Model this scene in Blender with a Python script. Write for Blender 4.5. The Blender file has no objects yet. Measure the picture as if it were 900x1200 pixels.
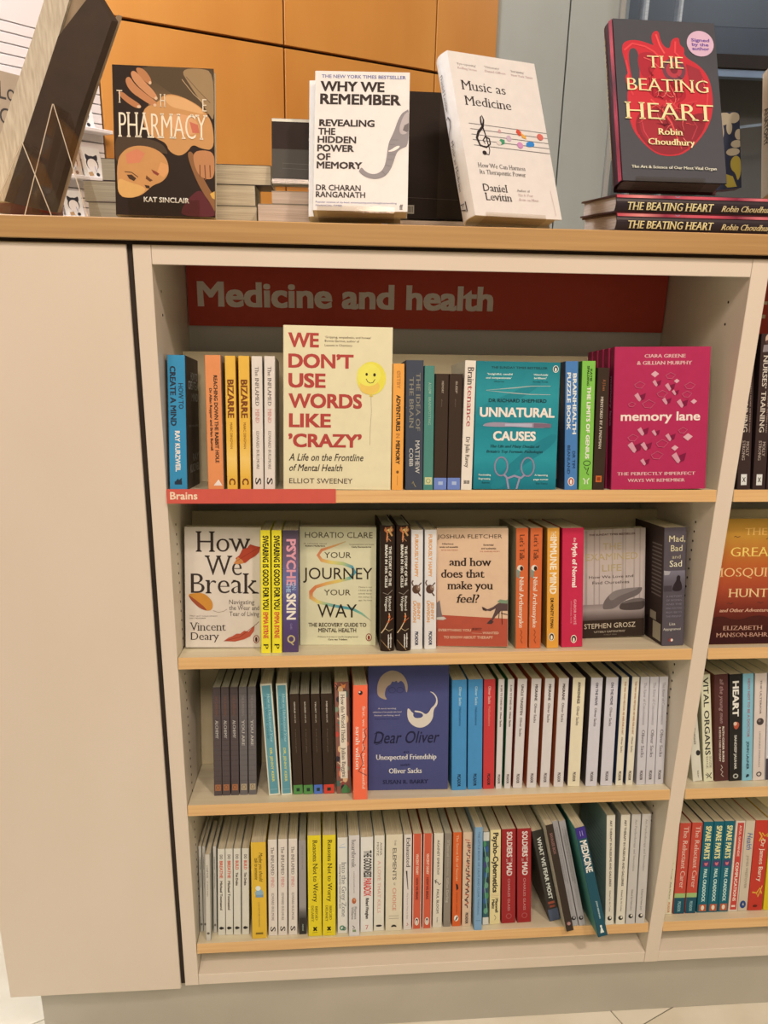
import bpy, bmesh, math, random
import numpy as np
from mathutils import Vector, Matrix, geometry
C = bpy.context.scene.collection
sc = bpy.context.scene
random.seed(7)
R = math.radians

# ---------------------------------------------------------------- camera
cam = bpy.data.cameras.new('camera'); camo = bpy.data.objects.new('camera', cam); C.objects.link(camo)
YAW, PITCH, ROLL = R(4.864), R(17.60), R(1.276)
F_PX = 920.0
f_ = Vector((math.sin(YAW)*math.cos(PITCH), math.cos(YAW)*math.cos(PITCH), -math.sin(PITCH)))
r_ = Vector((math.cos(YAW), -math.sin(YAW), 0)); u_ = r_.cross(f_)
r2 = r_*math.cos(ROLL) + u_*math.sin(ROLL); u2 = -r_*math.sin(ROLL) + u_*math.cos(ROLL)
M = Matrix(((r2.x, u2.x, -f_.x), (r2.y, u2.y, -f_.y), (r2.z, u2.z, -f_.z))).to_4x4()
M.translation = Vector((0.24084, -1.20838, 1.546))
camo.matrix_world = M
cam.sensor_fit = 'VERTICAL'; cam.sensor_height = 36.0; cam.sensor_width = 27.0
cam.lens = F_PX/1200*36.0; cam.clip_start = 0.02
sc.camera = camo

# ---------------------------------------------------------------- world, lights, exposure
w = bpy.data.worlds.new('world'); sc.world = w; w.use_nodes = True
w.node_tree.nodes['Background'].inputs[0].default_value = (1.0, 0.69, 0.44, 1)
w.node_tree.nodes['Background'].inputs[1].default_value = 0.25
sc.view_settings.view_transform = 'Standard'; sc.view_settings.look = 'None'
sc.view_settings.gamma = 1.0; sc.view_settings.use_curve_mapping = False
sc.view_settings.exposure = 0.0
def area(loc, target, size, power, col=(1.0, 0.75, 0.60), shape='DISK'):
    l = bpy.data.lights.new('ceiling_or_fill_light', 'AREA'); l.shape = shape; l.size = size; l.energy = power; l.color = col
    o = bpy.data.objects.new('ceiling_or_fill_light', l); C.objects.link(o); o.location = loc
    o.rotation_euler = (Vector(target)-Vector(loc)).to_track_quat('-Z', 'Y').to_euler(); return o
area((1.45, -2.0, 3.6), (0.5, 0, 0.5), 0.25, 39)
area((-0.7, -2.3, 3.7), (0.3, 0, 0.5), 0.45, 25)
area((0.3, -3.1, 3.8), (0.4, 0, 0.3), 1.0, 66)
area((0.3, 1.0, 3.6), (0.2, 1.9, 2.0), 0.8, 8)
area((1.5, 1.2, 3.5), (1.3, 2.2, 2.0), 0.8, 0.8, (1.0, 0.9, 0.8))
area((2.3, 1.9, 3.3), (2.2, 3.2, 2.2), 0.8, 14, (1.0, 0.93, 0.88))  # added unseen fill lamp, lightens the partition behind the window
area((-1.1, 0.6, 3.2), (-0.9, 1.4, 1.9), 0.8, 75, (0.97, 0.95, 1.0))  # added unseen lamp near the slatwall, stands in for its back lighting

# ---------------------------------------------------------------- colours and materials
def lin(c): return c/12.92 if c <= 0.04045 else ((c+0.055)/1.055)**2.4
def hexlin(h):
    h = h.lstrip('#'); return [lin(int(h[i:i+2], 16)/255) for i in (0, 2, 4)]
WREF = hexlin('#e2c9ba')     # how a white card looks in this warm light
def K(h, k=0.80):            # the thing's own colour, white balanced out of the warm light
    return tuple(min(0.93, max(0.004, a/b*k)) for a, b in zip(hexlin(h), WREF))
def new_mat(name):
    m = bpy.data.materials.new(name); m.use_nodes = True
    nt = m.node_tree; b = nt.nodes['Principled BSDF']; return m, nt, b
def N(nt, t, **k):
    n = nt.nodes.new(t)
    for a, v in k.items(): setattr(n, a, v)
    return n
def print_mat(name, rough, coat=0.0, spec=0.4):
    m, nt, b = new_mat(name)
    a = N(nt, 'ShaderNodeVertexColor'); a.layer_name = 'Col'
    tc = N(nt, 'ShaderNodeTexCoord'); no = N(nt, 'ShaderNodeTexNoise'); no.inputs['Scale'].default_value = 60
    no.inputs['Detail'].default_value = 3
    nt.links.new(tc.outputs['Object'], no.inputs['Vector'])
    mr = N(nt, 'ShaderNodeMapRange'); mr.inputs['To Min'].default_value = rough-0.06; mr.inputs['To Max'].default_value = rough+0.08
    nt.links.new(no.outputs['Fac'], mr.inputs['Value']); nt.links.new(mr.outputs[0], b.inputs['Roughness'])
    mx = N(nt, 'ShaderNodeMix', data_type='RGBA', blend_type='MULTIPLY'); mx.inputs['Factor'].default_value = 0.12
    nt.links.new(a.outputs['Color'], mx.inputs['A']); nt.links.new(no.outputs['Fac'], mx.inputs['B'])
    nt.links.new(mx.outputs['Result'], b.inputs['Base Color'])
    b.inputs['Specular IOR Level'].default_value = spec
    b.inputs['Coat Weight'].default_value = coat; b.inputs['Coat Roughness'].default_value = 0.12
    return m
MP = print_mat('printed_card', 0.5, 0.0, 0.14)
MG = print_mat('printed_glossy_card', 0.33, 0.0, 0.17)
def noise_mat(name, c1, c2, scale=(8, 8, 8), rough=0.5, bump=0.0, detail=4, spec=0.4, contrast=(0.3, 0.7)):
    m, nt, b = new_mat(name)
    tc = N(nt, 'ShaderNodeTexCoord'); mp = N(nt, 'ShaderNodeMapping'); mp.inputs['Scale'].default_value = scale
    no = N(nt, 'ShaderNodeTexNoise'); no.inputs['Scale'].default_value = 1; no.inputs['Detail'].default_value = detail
    nt.links.new(tc.outputs['Object'], mp.inputs['Vector']); nt.links.new(mp.outputs[0], no.inputs['Vector'])
    cr = N(nt, 'ShaderNodeValToRGB'); cr.color_ramp.elements[0].position = contrast[0]; cr.color_ramp.elements[1].position = contrast[1]
    cr.color_ramp.elements[0].color = (*c1, 1); cr.color_ramp.elements[1].color = (*c2, 1)
    nt.links.new(no.outputs['Fac'], cr.inputs[0]); nt.links.new(cr.outputs[0], b.inputs['Base Color'])
    b.inputs['Roughness'].default_value = rough; b.inputs['Specular IOR Level'].default_value = spec
    if bump:
        bp = N(nt, 'ShaderNodeBump'); bp.inputs['Strength'].default_value = bump; bp.inputs['Distance'].default_value = 0.001
        nt.links.new(no.outputs['Fac'], bp.inputs['Height']); nt.links.new(bp.outputs[0], b.inputs['Normal'])
    return m
M_PAGES = noise_mat('paper_edges', K('#b3997a'), K('#d8c0a0'), (1400, 14, 9), 0.85, 0.5, 3)
M_PAGES_DIM = noise_mat('grey_paper_edges', K('#988a78'), K('#c4b39c'), (1500, 16, 10), 0.85, 0.5, 3)
M_PAGES_TAN = noise_mat('tan_paper_edges', K('#a98c78'), K('#c7ab98'), (1300, 14, 9), 0.85, 0.5, 3)
M_WHITE = noise_mat('white_laminate', K('#dabfa6'), K('#dec3ab'), (6, 6, 3), 0.42, 0.05)
M_BACK = noise_mat('greyed_laminate', K('#cdbcb0'), K('#d2c2b6'), (5, 5, 5), 0.5)
M_WOODEDGE = noise_mat('maple_edge_grain', K('#cf9a62'), K('#e3b177'), (3.2, 40, 160), 0.45, 0.15, 5)
M_SHELF = noise_mat('maple_shelf_top', K('#cfb491'), K('#e0c7a5'), (2.4, 40, 30), 0.4, 0.08, 5)
M_BOARD = noise_mat('maple_back_board', K('#c6ab84'), K('#d6bd97'), (3, 60, 14), 0.5, 0.06, 5)
M_TOP = noise_mat('maple_worktop', K('#aa7b4b'), K('#be8e5a'), (2.6, 30, 130), 0.42, 0.15, 6)
M_DARK = noise_mat('dark_gap', (0.02, 0.014, 0.01), (0.03, 0.022, 0.016), (9, 9, 9), 0.7)
M_PLINTH = noise_mat('grey_plinth_laminate', K('#b3a28f'), K('#bba995'), (7, 7, 7), 0.5)
M_FLOOR = noise_mat('beige_marble', K('#d9c2a6'), K('#ecd8bf'), (5, 5, 5), 0.25, 0.0, 8)
M_ORANGE = noise_mat('honey_veneer', K('#b26a28'), K('#c68039'), (2.5, 2.5, 0.8), 0.4, 0.03, 6)
M_WPANEL = noise_mat('pale_grey_panel', K('#8f887b'), K('#989184'), (3, 3, 2), 0.45)
M_GREY = noise_mat('grey_shade', K('#85796c'), K('#8f8376'), (3, 3, 3), 0.6)
M_BLUEGREY = noise_mat('blue_grey_board', K('#585756'), K('#605f5f'), (2, 2, 4), 0.5)
M_METAL = noise_mat('brushed_metal', K('#8f8b88'), K('#a8a4a0'), (4, 4, 200), 0.35, 0.0, 3)
M_LIT = noise_mat('white_slatwall', (0.86, 0.86, 0.88), (0.9, 0.9, 0.92), (4, 4, 4), 0.4)
M_CARDBROWN = noise_mat('dark_brown_cloth', K('#35261b'), K('#3d2c20'), (40, 40, 40), 0.6, 0.2)
M_TAN = noise_mat('tan_board', K('#93775a'), K('#a5876a'), (60, 60, 20), 0.7, 0.2)
def clear_mat(name, tint, gloss):
    m, nt, b = new_mat(name); nt.nodes.remove(b); out = nt.nodes['Material Output']
    t = N(nt, 'ShaderNodeBsdfTransparent'); t.inputs[0].default_value = (*tint, 1)
    g = N(nt, 'ShaderNodeBsdfGlossy'); g.inputs['Roughness'].default_value = 0.08
    lw = N(nt, 'ShaderNodeLayerWeight'); lw.inputs[0].default_value = 0.5
    pw = N(nt, 'ShaderNodeMath', operation='POWER'); nt.links.new(lw.outputs['Facing'], pw.inputs[0]); pw.inputs[1].default_value = 4.0
    fr = N(nt, 'ShaderNodeMath', operation='MULTIPLY_ADD'); nt.links.new(pw.outputs[0], fr.inputs[0]); fr.inputs[1].default_value = gloss*.12; fr.inputs[2].default_value = 0.02
    mx = N(nt, 'ShaderNodeMixShader'); nt.links.new(fr.outputs[0], mx.inputs[0]); nt.links.new(t.outputs[0], mx.inputs[1])
    nt.links.new(g.outputs[0], mx.inputs[2]); nt.links.new(mx.outputs[0], out.inputs['Surface']); return m
M_ACRYL = clear_mat('clear_acrylic', (0.93, 0.91, 0.88), 1.35)
M_GLASS = clear_mat('window_glass', (0.84, 0.86, 0.89), 1.5)
M_ACEDGE = noise_mat('acrylic_edge', K('#c9ab90'), K('#e0c6ab'), (30, 30, 30), 0.3)

# ---------------------------------------------------------------- mesh helpers
def link(name, me, parent=None):
    o = bpy.data.objects.new(name, me); C.objects.link(o)
    if parent: o.parent = parent
    return o
def root(name, label, cat, group=None, loc=(0, 0, 0)):
    o = bpy.data.objects.new(name, None); C.objects.link(o); o.location = loc; o.empty_display_size = 0.03
    o['label'] = label; o['category'] = cat
    if group: o['group'] = group
    return o
def tag(o, label, cat, group=None):
    o['label'] = label; o['category'] = cat
    if group: o['group'] = group
    return o
def box(name, lo, hi, mat, parent=None, bev=0.0006, mats=None, rot=None):
    bm = bmesh.new(); bmesh.ops.create_cube(bm, size=1)
    c = [(a+b)/2 for a, b in zip(lo, hi)]; s = [b-a for a, b in zip(lo, hi)]
    for v in bm.verts: v.co = Vector([c[i]+v.co[i]*s[i] for i in range(3)])
    if bev: bmesh.ops.bevel(bm, geom=bm.edges[:], offset=bev, segments=1, affect='EDGES')
    me = bpy.data.meshes.new(name); bm.to_mesh(me); bm.free(); me.materials.append(mat)
    if mats:
        me.materials.append(mats)
    o = link(name, me, parent)
    return o

# ---- lettering: outlines of the built-in font, reshaped into other type styles
_fc = bpy.data.curves.new('type', 'FONT'); _fo = bpy.data.objects.new('type', _fc); C.objects.link(_fo)
_fc.fill_mode = 'NONE'
_cache = {}
def outlines(text, res):
    key = (text, res)
    if key in _cache: return _cache[key]
    _fc.body = text; _fc.resolution_u = res
    dg = bpy.context.evaluated_depsgraph_get(); dg.update(); oe = _fo.evaluated_get(dg); me = oe.to_mesh()
    n = len(me.vertices); nb = [[] for _ in range(n)]
    co = [(v.co.x, v.co.y) for v in me.vertices]
    for e in me.edges:
        a, b = e.vertices; nb[a].append(b); nb[b].append(a)
    oe.to_mesh_clear()
    seen = [False]*n; loops = []
    for i in range(n):
        if seen[i] or len(nb[i]) != 2: continue
        lp = [i]; seen[i] = True; prev = i; cur = nb[i][0]
        while cur != i and not seen[cur]:
            seen[cur] = True; lp.append(cur); nx = [q for q in nb[cur] if q != prev]
            prev, cur = cur, (nx[0] if nx else i)
        pts = []
        for k in lp:
            if not pts or abs(co[k][0]-pts[-1][0])+abs(co[k][1]-pts[-1][1]) > 6e-3: pts.append(co[k])
        if len(pts) > 2: loops.append(pts)
    _cache[key] = loops; return loops
def sarea(p): return 0.5*sum(p[i-1][0]*p[i][1]-p[i][0]*p[i-1][1] for i in range(len(p)))
def inside(pt, p):
    x, y = pt; c = False
    for i in range(len(p)):
        x1, y1 = p[i-1]; x2, y2 = p[i]
        if (y1 > y) != (y2 > y) and x < (x2-x1)*(y-y1)/(y2-y1)+x1: c = not c
    return c
STY = {'R': (0, 0, 0, 0), 'B': (.022, .018, 0, 0), 'X': (.036, .026, 0, 0), 'L': (-.014, -.014, 0, 0),
       'M': (.013, .010, 0, 0), 'G': (.016, -.007, 1, 0), 'F': (.004, -.016, 1, 0), 'S': (.024, -.006, 1, 0), 'I': (-.002, -.016, 1, .22), 'J': (.022, -.008, 1, .22), 'H': (.006, .004, 0, .28)}
def glyph_polys(text, style, res):
    key = ('g', text, style, res)
    if key in _cache: return _cache[key]
    ax, ay, serif, shear = STY[style]
    loops = outlines(text, res); groups = []
    depth = [sum(1 for j, q in enumerate(loops) if j != i and inside(p[0], q)) for i, p in enumerate(loops)]
    new = []; serifs = []
    for p, d in zip(loops, depth):
        a = sarea(p)
        if (a > 0) != (d % 2 == 0): p = p[::-1]
        q = []
        n = len(p)
        for i in range(n):
            x0, y0 = p[i-1]; x1, y1 = p[i]; x2, y2 = p[(i+1) % n]
            n1 = (y1-y0, -(x1-x0)); n2 = (y2-y1, -(x2-x1))
            l1 = math.hypot(*n1) or 1; l2 = math.hypot(*n2) or 1
            n1 = (n1[0]/l1, n1[1]/l1); n2 = (n2[0]/l2, n2[1]/l2)
            # offset each edge by its own anisotropic amount, mitred
            o1 = abs(n1[0])*ax+abs(n1[1])*ay; o2 = abs(n2[0])*ax+abs(n2[1])*ay
            det = n1[0]*n2[1]-n1[1]*n2[0]
            if abs(det) > 0.25:
                dx = (o1*n2[1]-o2*n1[1])/det; dy = (n1[0]*o2-n2[0]*o1)/det
            else:
                dx = (n1[0]*o1+n2[0]*o2)/2; dy = (n1[1]*o1+n2[1]*o2)/2
            lim = 1.7*max(abs(ax), abs(ay), .001); dl = math.hypot(dx, dy)
            if dl > lim: dx *= lim/dl; dy *= lim/dl
            q.append((x1+dx, y1+dy))
        new.append(q)
        if serif and d % 2 == 0:
            for i in range(n):
                xa, ya = p[i-1]; xb, yb = p[i]
                L = abs(xb-xa)
                if abs(ya-yb) < .004 and .035 < L < .135:
                    lo_, hi_ = min(xa, xb)-ax, max(xa, xb)+ax; e = .055
                    if abs(ya) < .006 and xb > xa: serifs.append([(lo_-e, 0-ay*0), (hi_+e, 0), (hi_+e, .026), (hi_, .06), (lo_, .06), (lo_-e, .026)])
                    elif ya > .40 and xb < xa:
                        if ya > .6: serifs.append([(lo_-e, ya-.026), (lo_, ya-.06), (hi_, ya-.06), (hi_+e, ya-.026), (hi_+e, ya), (lo_-e, ya)])
                        else: serifs.append([(lo_-e, ya-.026), (lo_, ya-.06), (hi_, ya-.06), (hi_, ya), (lo_-e, ya)])
    polys = []
    for i, p in enumerate(new):
        if depth[i] % 2 == 0:
            holes = [new[j] for j in range(len(new)) if depth[j] == depth[i]+1 and inside(loops[j][0], loops[i])]
            polys.append([p]+holes)
    polys += [[s] for s in serifs]
    if shear: polys = [[[(x+shear*y, y) for x, y in lp] for lp in g] for g in polys]
    tris = []
    for g in polys:
        flat = [pt for lp in g for pt in lp]
        vs = [[Vector((x, y, 0)) for x, y in lp] for lp in g]
        try: t = geometry.tessellate_polygon(vs)
        except Exception: continue
        tris.append((flat, t))
    xs = [x for fl, _ in tris for x, _ in fl] or [0, 1]
    out = (tris, min(xs), max(xs)); _cache[key] = out; return out

class Art:
    """flat print laid on one panel: p3(x, y, lift) maps panel metres to the book"""
    def __init__(s, mesh, w, h, p3, frame=(0, 0, 100, 100)):
        s.m = mesh; s.w = w; s.h = h; s.p3 = p3; s.f = frame; s.k = 0; s.soft = True
    def xy(s, x, y):
        f = s.f; return (x-f[0])/(f[2]-f[0])*s.w, s.h-(y-f[1])/(f[3]-f[1])*s.h
    def lift(s): s.k += 1; return 0.00018+0.00003*s.k
    def tri(s, pts, tris, col, L):
        base = len(s.m['v']); s.m['v'] += [s.p3(min(max(x, 0.0004), s.w-0.0004), min(max(y, 0.0004), s.h-0.0004), L) for x, y in pts]
        for t in tris:
            a, b, c = [pts[i] for i in t]
            ar = (b[0]-a[0])*(c[1]-a[1])-(c[0]-a[0])*(b[1]-a[1])
            if abs(ar) < 1e-12: continue
            if ar < 0: t = (t[0], t[2], t[1])
            s.m['f'].append(tuple(base+i for i in t)); s.m['c'].append([col]*3 if not isinstance(col, list) else [col[i] for i in t])
    def poly(s, pts, col, L=None):
        L = L or s.lift(); P = [s.xy(*p) for p in pts]
        t = geometry.tessellate_polygon([[Vector((x, y, 0)) for x, y in P]]); s.tri(P, t, col, L)
    def run(s, items):
        for it in items:
            k = it[0]
            if k == 't': s.text(*it[1:])
            elif k == 'v': s.vtext(*it[1:])
            elif k == 'r': x0, y0, x1, y1, c = it[1:]; s.poly([(x0, y0), (x1, y0), (x1, y1), (x0, y1)], K(c))
            elif k == 'P': s.poly(it[1], K(it[2]))
            elif k == 'p':
                P = it[1]
                if s.soft and len(P) >= 6:          # round the corners of drawn shapes
                    for _ in range(2): P = [q for i in range(len(P)) for q in (tuple(.75*a+.25*b for a, b in zip(P[i-1], P[i])), tuple(.25*a+.75*b for a, b in zip(P[i-1], P[i])))]
                s.poly(P, K(it[2]))
            elif k == 'e':
                cx, cy, rx, ry, c = it[1:6]; n = 20
                s.poly([(cx+rx*math.cos(i*2*math.pi/n), cy+ry*math.sin(i*2*math.pi/n)) for i in range(n)], K(c))
            elif k == 'l': s.line(it[1], it[2], it[3])
            elif k == 'g': s.grad(*it[1:])
            elif k == 'o':   # ring
                cx, cy, rx, ry, wd, c = it[1:]; n = 22
                s.line([(cx+rx*math.cos(i*2*math.pi/n), cy+ry*math.sin(i*2*math.pi/n)) for i in range(n+1)], wd, c)
    def grad(s, x0, y0, x1, y1, cols):
        L = s.lift(); n = len(cols)-1
        for i in range(n):
            ya = y0+(y1-y0)*i/n; yb = y0+(y1-y0)*(i+1)/n; P = [s.xy(x0, ya), s.xy(x1, ya), s.xy(x1, yb), s.xy(x0, yb)]
            a, b = K(cols[i]), K(cols[i+1]); s.tri(P, [(0, 1, 2), (0, 2, 3)], [a, a, b, b], L)
    def line(s, pts, wd, col):
        # wd in metres
        L = s.lift(); P = [s.xy(*p) for p in pts]; cols = col if isinstance(col, list) else None
        lf = []; rt = []
        for i in range(len(P)):
            a = P[max(0, i-1)]; b = P[min(len(P)-1, i+1)]; dx, dy = b[0]-a[0], b[1]-a[1]; l = math.hypot(dx, dy) or 1
            ww = (wd[min(i, len(wd)-1)] if isinstance(wd, (list, tuple)) else wd)/2
            lf.append((P[i][0]-dy/l*ww, P[i][1]+dx/l*ww)); rt.append((P[i][0]+dy/l*ww, P[i][1]-dx/l*ww))
        for i in range(len(P)-1):
            if cols: c0, c1 = K(cols[min(i, len(cols)-1)]), K(cols[min(i+1, len(cols)-1)])
            else: c0 = c1 = K(col)
            s.tri([lf[i], rt[i], rt[i+1], lf[i+1]], [(0, 1, 2), (0, 2, 3)], [c0, c0, c1, c1], L)
    def text(s, txt, x0, x1, yb, cap, col, style='R'):
        L = s.lift(); A, B = s.xy(x0, yb), s.xy(x1, yb-cap); c = K(col)
        res = 4 if (B[1]-A[1]) > .012 else 2
        tris, mn, mx = glyph_polys(txt, style, res); sx = (B[0]-A[0])/max(mx-mn, .01); sy = (B[1]-A[1])/.682
        for fl, t in tris: s.tri([(A[0]+(x-mn)*sx, A[1]+y*sy) for x, y in fl], t, c, L)
    def vtext(s, txt, s0, s1, cx, hf, col, style='R'):
        L = s.lift(); c = K(col); _, ya = s.xy(0, s0); _, yb = s.xy(0, s1)
        cw = hf/100*s.w; xb = (cx-hf/2)/100*s.w
        style = {'R': 'M', 'F': 'G', 'B': 'X'}.get(style, style)
        tris, mn, mx = glyph_polys(txt, style, 2); sx = (ya-yb)/max(mx-mn, .01); sy = cw/.682
        for fl, t in tris: s.tri([(xb+y*sy, ya-(x-mn)*sx) for x, y in fl], t, c, L)

def finish(name, m, mat, parent, mat2=None):
    me = bpy.data.meshes.new(name); me.from_pydata(m['v'], [], m['f'])
    ca = me.color_attributes.new('Col', 'FLOAT_COLOR', 'CORNER')
    buf = []
    for cs in m['c']:
        for c in cs: buf += [c[0], c[1], c[2], 1.0]
    ca.data.foreach_set('color', buf); me.materials.append(mat); me.update()
    return link(name, me, parent)
def add_quad(m, pts, col):
    b = len(m['v']); m['v'] += [tuple(p) for p in pts]; m['f'].append(tuple(range(b, b+len(pts)))); m['c'].append([col]*len(pts))

def book(key, t, h, d, spine='#cccccc', front=None, back=None, S=(), FR=(), BK=(), sf=(0, 0, 100, 100), ff=(0, 0, 100, 100),
         bf=(0, 0, 100, 100), hard=False, glossy=False, pages=None, label='book', group=None, cat='book', inner='#cdb8a0', name=None):
    """canonical: x thickness 0..t (front cover at x=t), y depth from the spine, z height"""
    rt = root(name or ('hardback_book' if hard else 'paperback_book'), label, cat, group)
    front = front or spine; back = back or front
    c = 0.0026 if hard else 0.0006; ov = 0.0035 if hard else 0.0
    bul = min(0.006, t*0.2) if hard else 0.0; r = 0.0012
    cs, cf, cb, ci = K(spine), K(front), K(back), K(inner)
    # outer path from back board free edge round the spine to the front board free edge
    if hard:
        n = 8; out = [(0, d)]+[(t*i/n, bul*(1-math.sin(math.pi*i/n))) for i in range(n+1)]+[(t, d)]
        inn = [(c, d)]+[(c+(t-2*c)*i/n, c+bul*(1-math.sin(math.pi*i/n))) for i in range(n+1)]+[(t-c, d)]
    else:
        out = [(0, d), (0, r), (r*.3, r*.3), (r, 0), (t-r, 0), (t-r*.3, r*.3), (t, r), (t, d)]
        inn = [(c, d), (c, r+c), (c+r*.3, c+r*.3), (r+c, c), (t-r-c, c), (t-c-r*.3, c+r*.3), (t-c, r+c), (t-c, d)]
    def zoff(u): return bul*(1-math.sin(math.pi*u)) if hard else 0
    m = {'v': [], 'f': [], 'c': []}
    no = len(out)
    for i in range(no-1):
        a, b = out[i], out[i+1]; col = cb if i == 0 else (cf if i == no-2 else cs)
        add_quad(m, [(a[0], a[1], h), (a[0], a[1], 0), (b[0], b[1], 0), (b[0], b[1], h)], col)
        ia, ib = inn[i], inn[i+1]
        add_quad(m, [(ia[0], ia[1], 0), (ia[0], ia[1], h), (ib[0], ib[1], h), (ib[0], ib[1], 0)], ci)
        add_quad(m, [(a[0], a[1], h), (b[0], b[1], h), (ib[0], ib[1], h), (ia[0], ia[1], h)], col)
        add_quad(m, [(a[0], a[1], 0), (ia[0], ia[1], 0), (ib[0], ib[1], 0), (b[0], b[1], 0)], col)
    for e in (0, no-1):
        a, ia = out[e], inn[e]; q = [(a[0], a[1], 0), (a[0], a[1], h), (ia[0], ia[1], h), (ia[0], ia[1], 0)]
        add_quad(m, q if e else q[::-1], cb if e == 0 else cf)
    if S: Art(m, t, h, lambda x, y, L: (x, zoff(x/t)-L-bul*.24, y), sf).run(S)
    if FR: Art(m, d, h, lambda x, y, L: (t+L, x, y), ff).run(FR)
    if BK: Art(m, d, h, lambda x, y, L: (-L, d-x, y), bf).run(BK)
    finish('cover', m, MG if glossy else MP, rt)
    # page block with slightly uneven fore edge
    bm = bmesh.new(); bmesh.ops.create_cube(bm, size=1)
    x0, x1, y0, y1, z0, z1 = c+.0002, t-c-.0002, c+bul+.0004, d-ov-.0006, ov+.0004, h-ov-.0007
    for v in bm.verts: v.co = Vector(((x0+x1)/2+v.co.x*(x1-x0), (y0+y1)/2+v.co.y*(y1-y0), (z0+z1)/2+v.co.z*(z1-z0)))
    me = bpy.data.meshes.new('page_block'); bm.to_mesh(me); bm.free(); me.materials.append(pages or M_PAGES)
    link('page_block', me, rt)
    return rt
FACE = Matrix.Rotation(-math.pi/2, 4, 'Z')
SH = {1: 1.1978, 2: 0.9042, 3: 0.6077, 4: 0.2885}
LEAN = R(10.7)
def shelf_pose(rt, row, x, d, tilt=0.0, yaw=0.0, t=0.02, face=False, off=0.0):
    lift = max(0.0, math.sin(R(tilt))*(t if not face else 0.18))+0.0003
    m = Matrix.Translation((x, 0, SH[row])) @ Matrix.Rotation(-LEAN, 4, 'X') @ Matrix.Translation((0, d+off, lift)) @ Matrix.Rotation(R(yaw), 4, 'Z') @ Matrix.Rotation(R(tilt), 4, 'Y')
    if face: m = m @ Matrix.Translation((0, t, 0)) @ FACE
    rt.matrix_world = m; return rt
#PART2
# ---------------------------------------------------------------- the setting
fl = box('floor', (-3.2, -2.6, -0.05), (4.2, 3.4, -0.004), M_DARK, bev=0); fl['kind'] = 'structure'
tile_me = None
ca_, sa_ = math.cos(R(24)), math.sin(R(24))
for i in range(-3, 5):
    for j in range(-3, 4):
        if tile_me is None:
            o = box('floor_tile', (-.299, -.299, -0.004), (.299, .299, 0), M_FLOOR, fl, 0.001); tile_me = o.data
        else: o = link('floor_tile', tile_me, fl)
        x, y = i*.6+.15, j*.6+.1; o.location = (.4+x*ca_-y*sa_, x*sa_+y*ca_, 0); o.rotation_euler = (0, 0, R(24))

# honey veneer wall behind, built from boards
wl = root('wall_back', 'wall', 'x'); del wl['label']; del wl['category']; wl['kind'] = 'structure'
wl.location = (0.9515, 2.2, 0); wl.rotation_euler = (0, 0, R(27))
box('backing', (-1.53, .02, 0), (-.03, .05, 3.4), M_DARK, wl, 0)
for x0, x1 in ((-1.535, -.930), (-.924, -.316), (-.310, -.03)):
    for z0, z1 in ((0, 1.10), (1.106, 2.223), (2.233, 3.4)):
        box('wood_panel', (x0, 0, z0), (x1, .02, z1), M_ORANGE, wl, 0.001)
wr = root('wall_right', 'wall', 'x'); del wr['label']; del wr['category']; wr['kind'] = 'structure'; wr.location = (0, 2.2, 0)
box('backing', (.93, .02, 0), (1.42, .05, 3.4), M_GREY, wr, 0)
for x0, x1 in ((.925, 1.206), (1.212, 1.402)):
    box('pale_panel', (x0, 0, 0), (x1, .02, 3.4), M_WPANEL, wr, 0.001)
# window wall with mullions and what lies behind the glass
wn = root('window_1', 'window', 'x'); del wn['label']; del wn['category']; wn['kind'] = 'structure'; wn.location = (0, 2.2, 0)
for x0, x1 in ((1.402, 1.422), (1.50, 1.512), (1.64, 1.648)):
    box('mullion', (x0, -.02, 0), (x1, .04, 3.4), M_GREY if x0 < 1.45 else M_METAL, wn, 0.001)
for x0, x1 in ((1.422, 1.50), (1.512, 1.64), (1.648, 2.9)):
    box('pane', (x0, .005, 0), (x1, .012, 3.4), M_GLASS, wn, 0)
bh = root('wall_far', 'wall', 'x'); del bh['label']; del bh['category']; bh['kind'] = 'structure'; bh.location = (0, 2.9, 0)
box('partition', (.9, .25, 0), (3.6, .3, 3.6), M_GREY, bh, 0)
box('soffit_board', (1.2, -.1, 2.62), (2.35, .1, 3.6), M_BLUEGREY, bh, .002)
box('soffit_board', (2.36, -.1, 2.62), (3.6, .1, 3.6), M_BLUEGREY, bh, .002)
box('soffit_board', (1.62, -.12, 2.50), (3.6, .1, 2.615), noise_mat('slate_board', K('#4c4c4e'), K('#555556')), bh, .002)
box('soffit_beam', (1.5, -.16, 2.44), (3.6, -.05, 2.497), M_DARK, bh, .002)
box('light_rail', (1.5, -.15, 2.405), (3.6, -.1, 2.437), noise_mat('pale_blue_rail', K('#8c8f96'), K('#989ba2')), bh, .002)
box('pale_column', (1.5, -.14, 0), (1.64, 0, 3.5), M_WPANEL, bh, .002)
for (a, b, yb) in (((1.6, 2.10), (3.4, 2.36), -.13),):
    o = box('cable_rail', (0, 0, 0), (1.85, .01, .012), M_METAL, bh, 0); o.location = (a[0], yb, a[1]); o.rotation_euler = (0, -math.atan2(b[1]-a[1], b[0]-a[0]), 0)
# bright slatwall far left
sl = root('wall_left', 'wall', 'x'); del sl['label']; del sl['category']; sl['kind'] = 'structure'; sl.location = (-.42, 1.50, 0); sl.rotation_euler = (0, 0, R(50))
box('backing', (-1.6, .012, 0), (.0, .03, 3.2), M_GREY, sl, 0)
zs = [0.0, 1.58] + [1.58+.027*i for i in range(1, 22)] + [2.6, 3.2]
for a, b in zip(zs[:-1], zs[1:]): box('slat', (-1.6, 0, a+.0015), (.0, .012, b-.0015), M_LIT, sl, 0.001)

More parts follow.
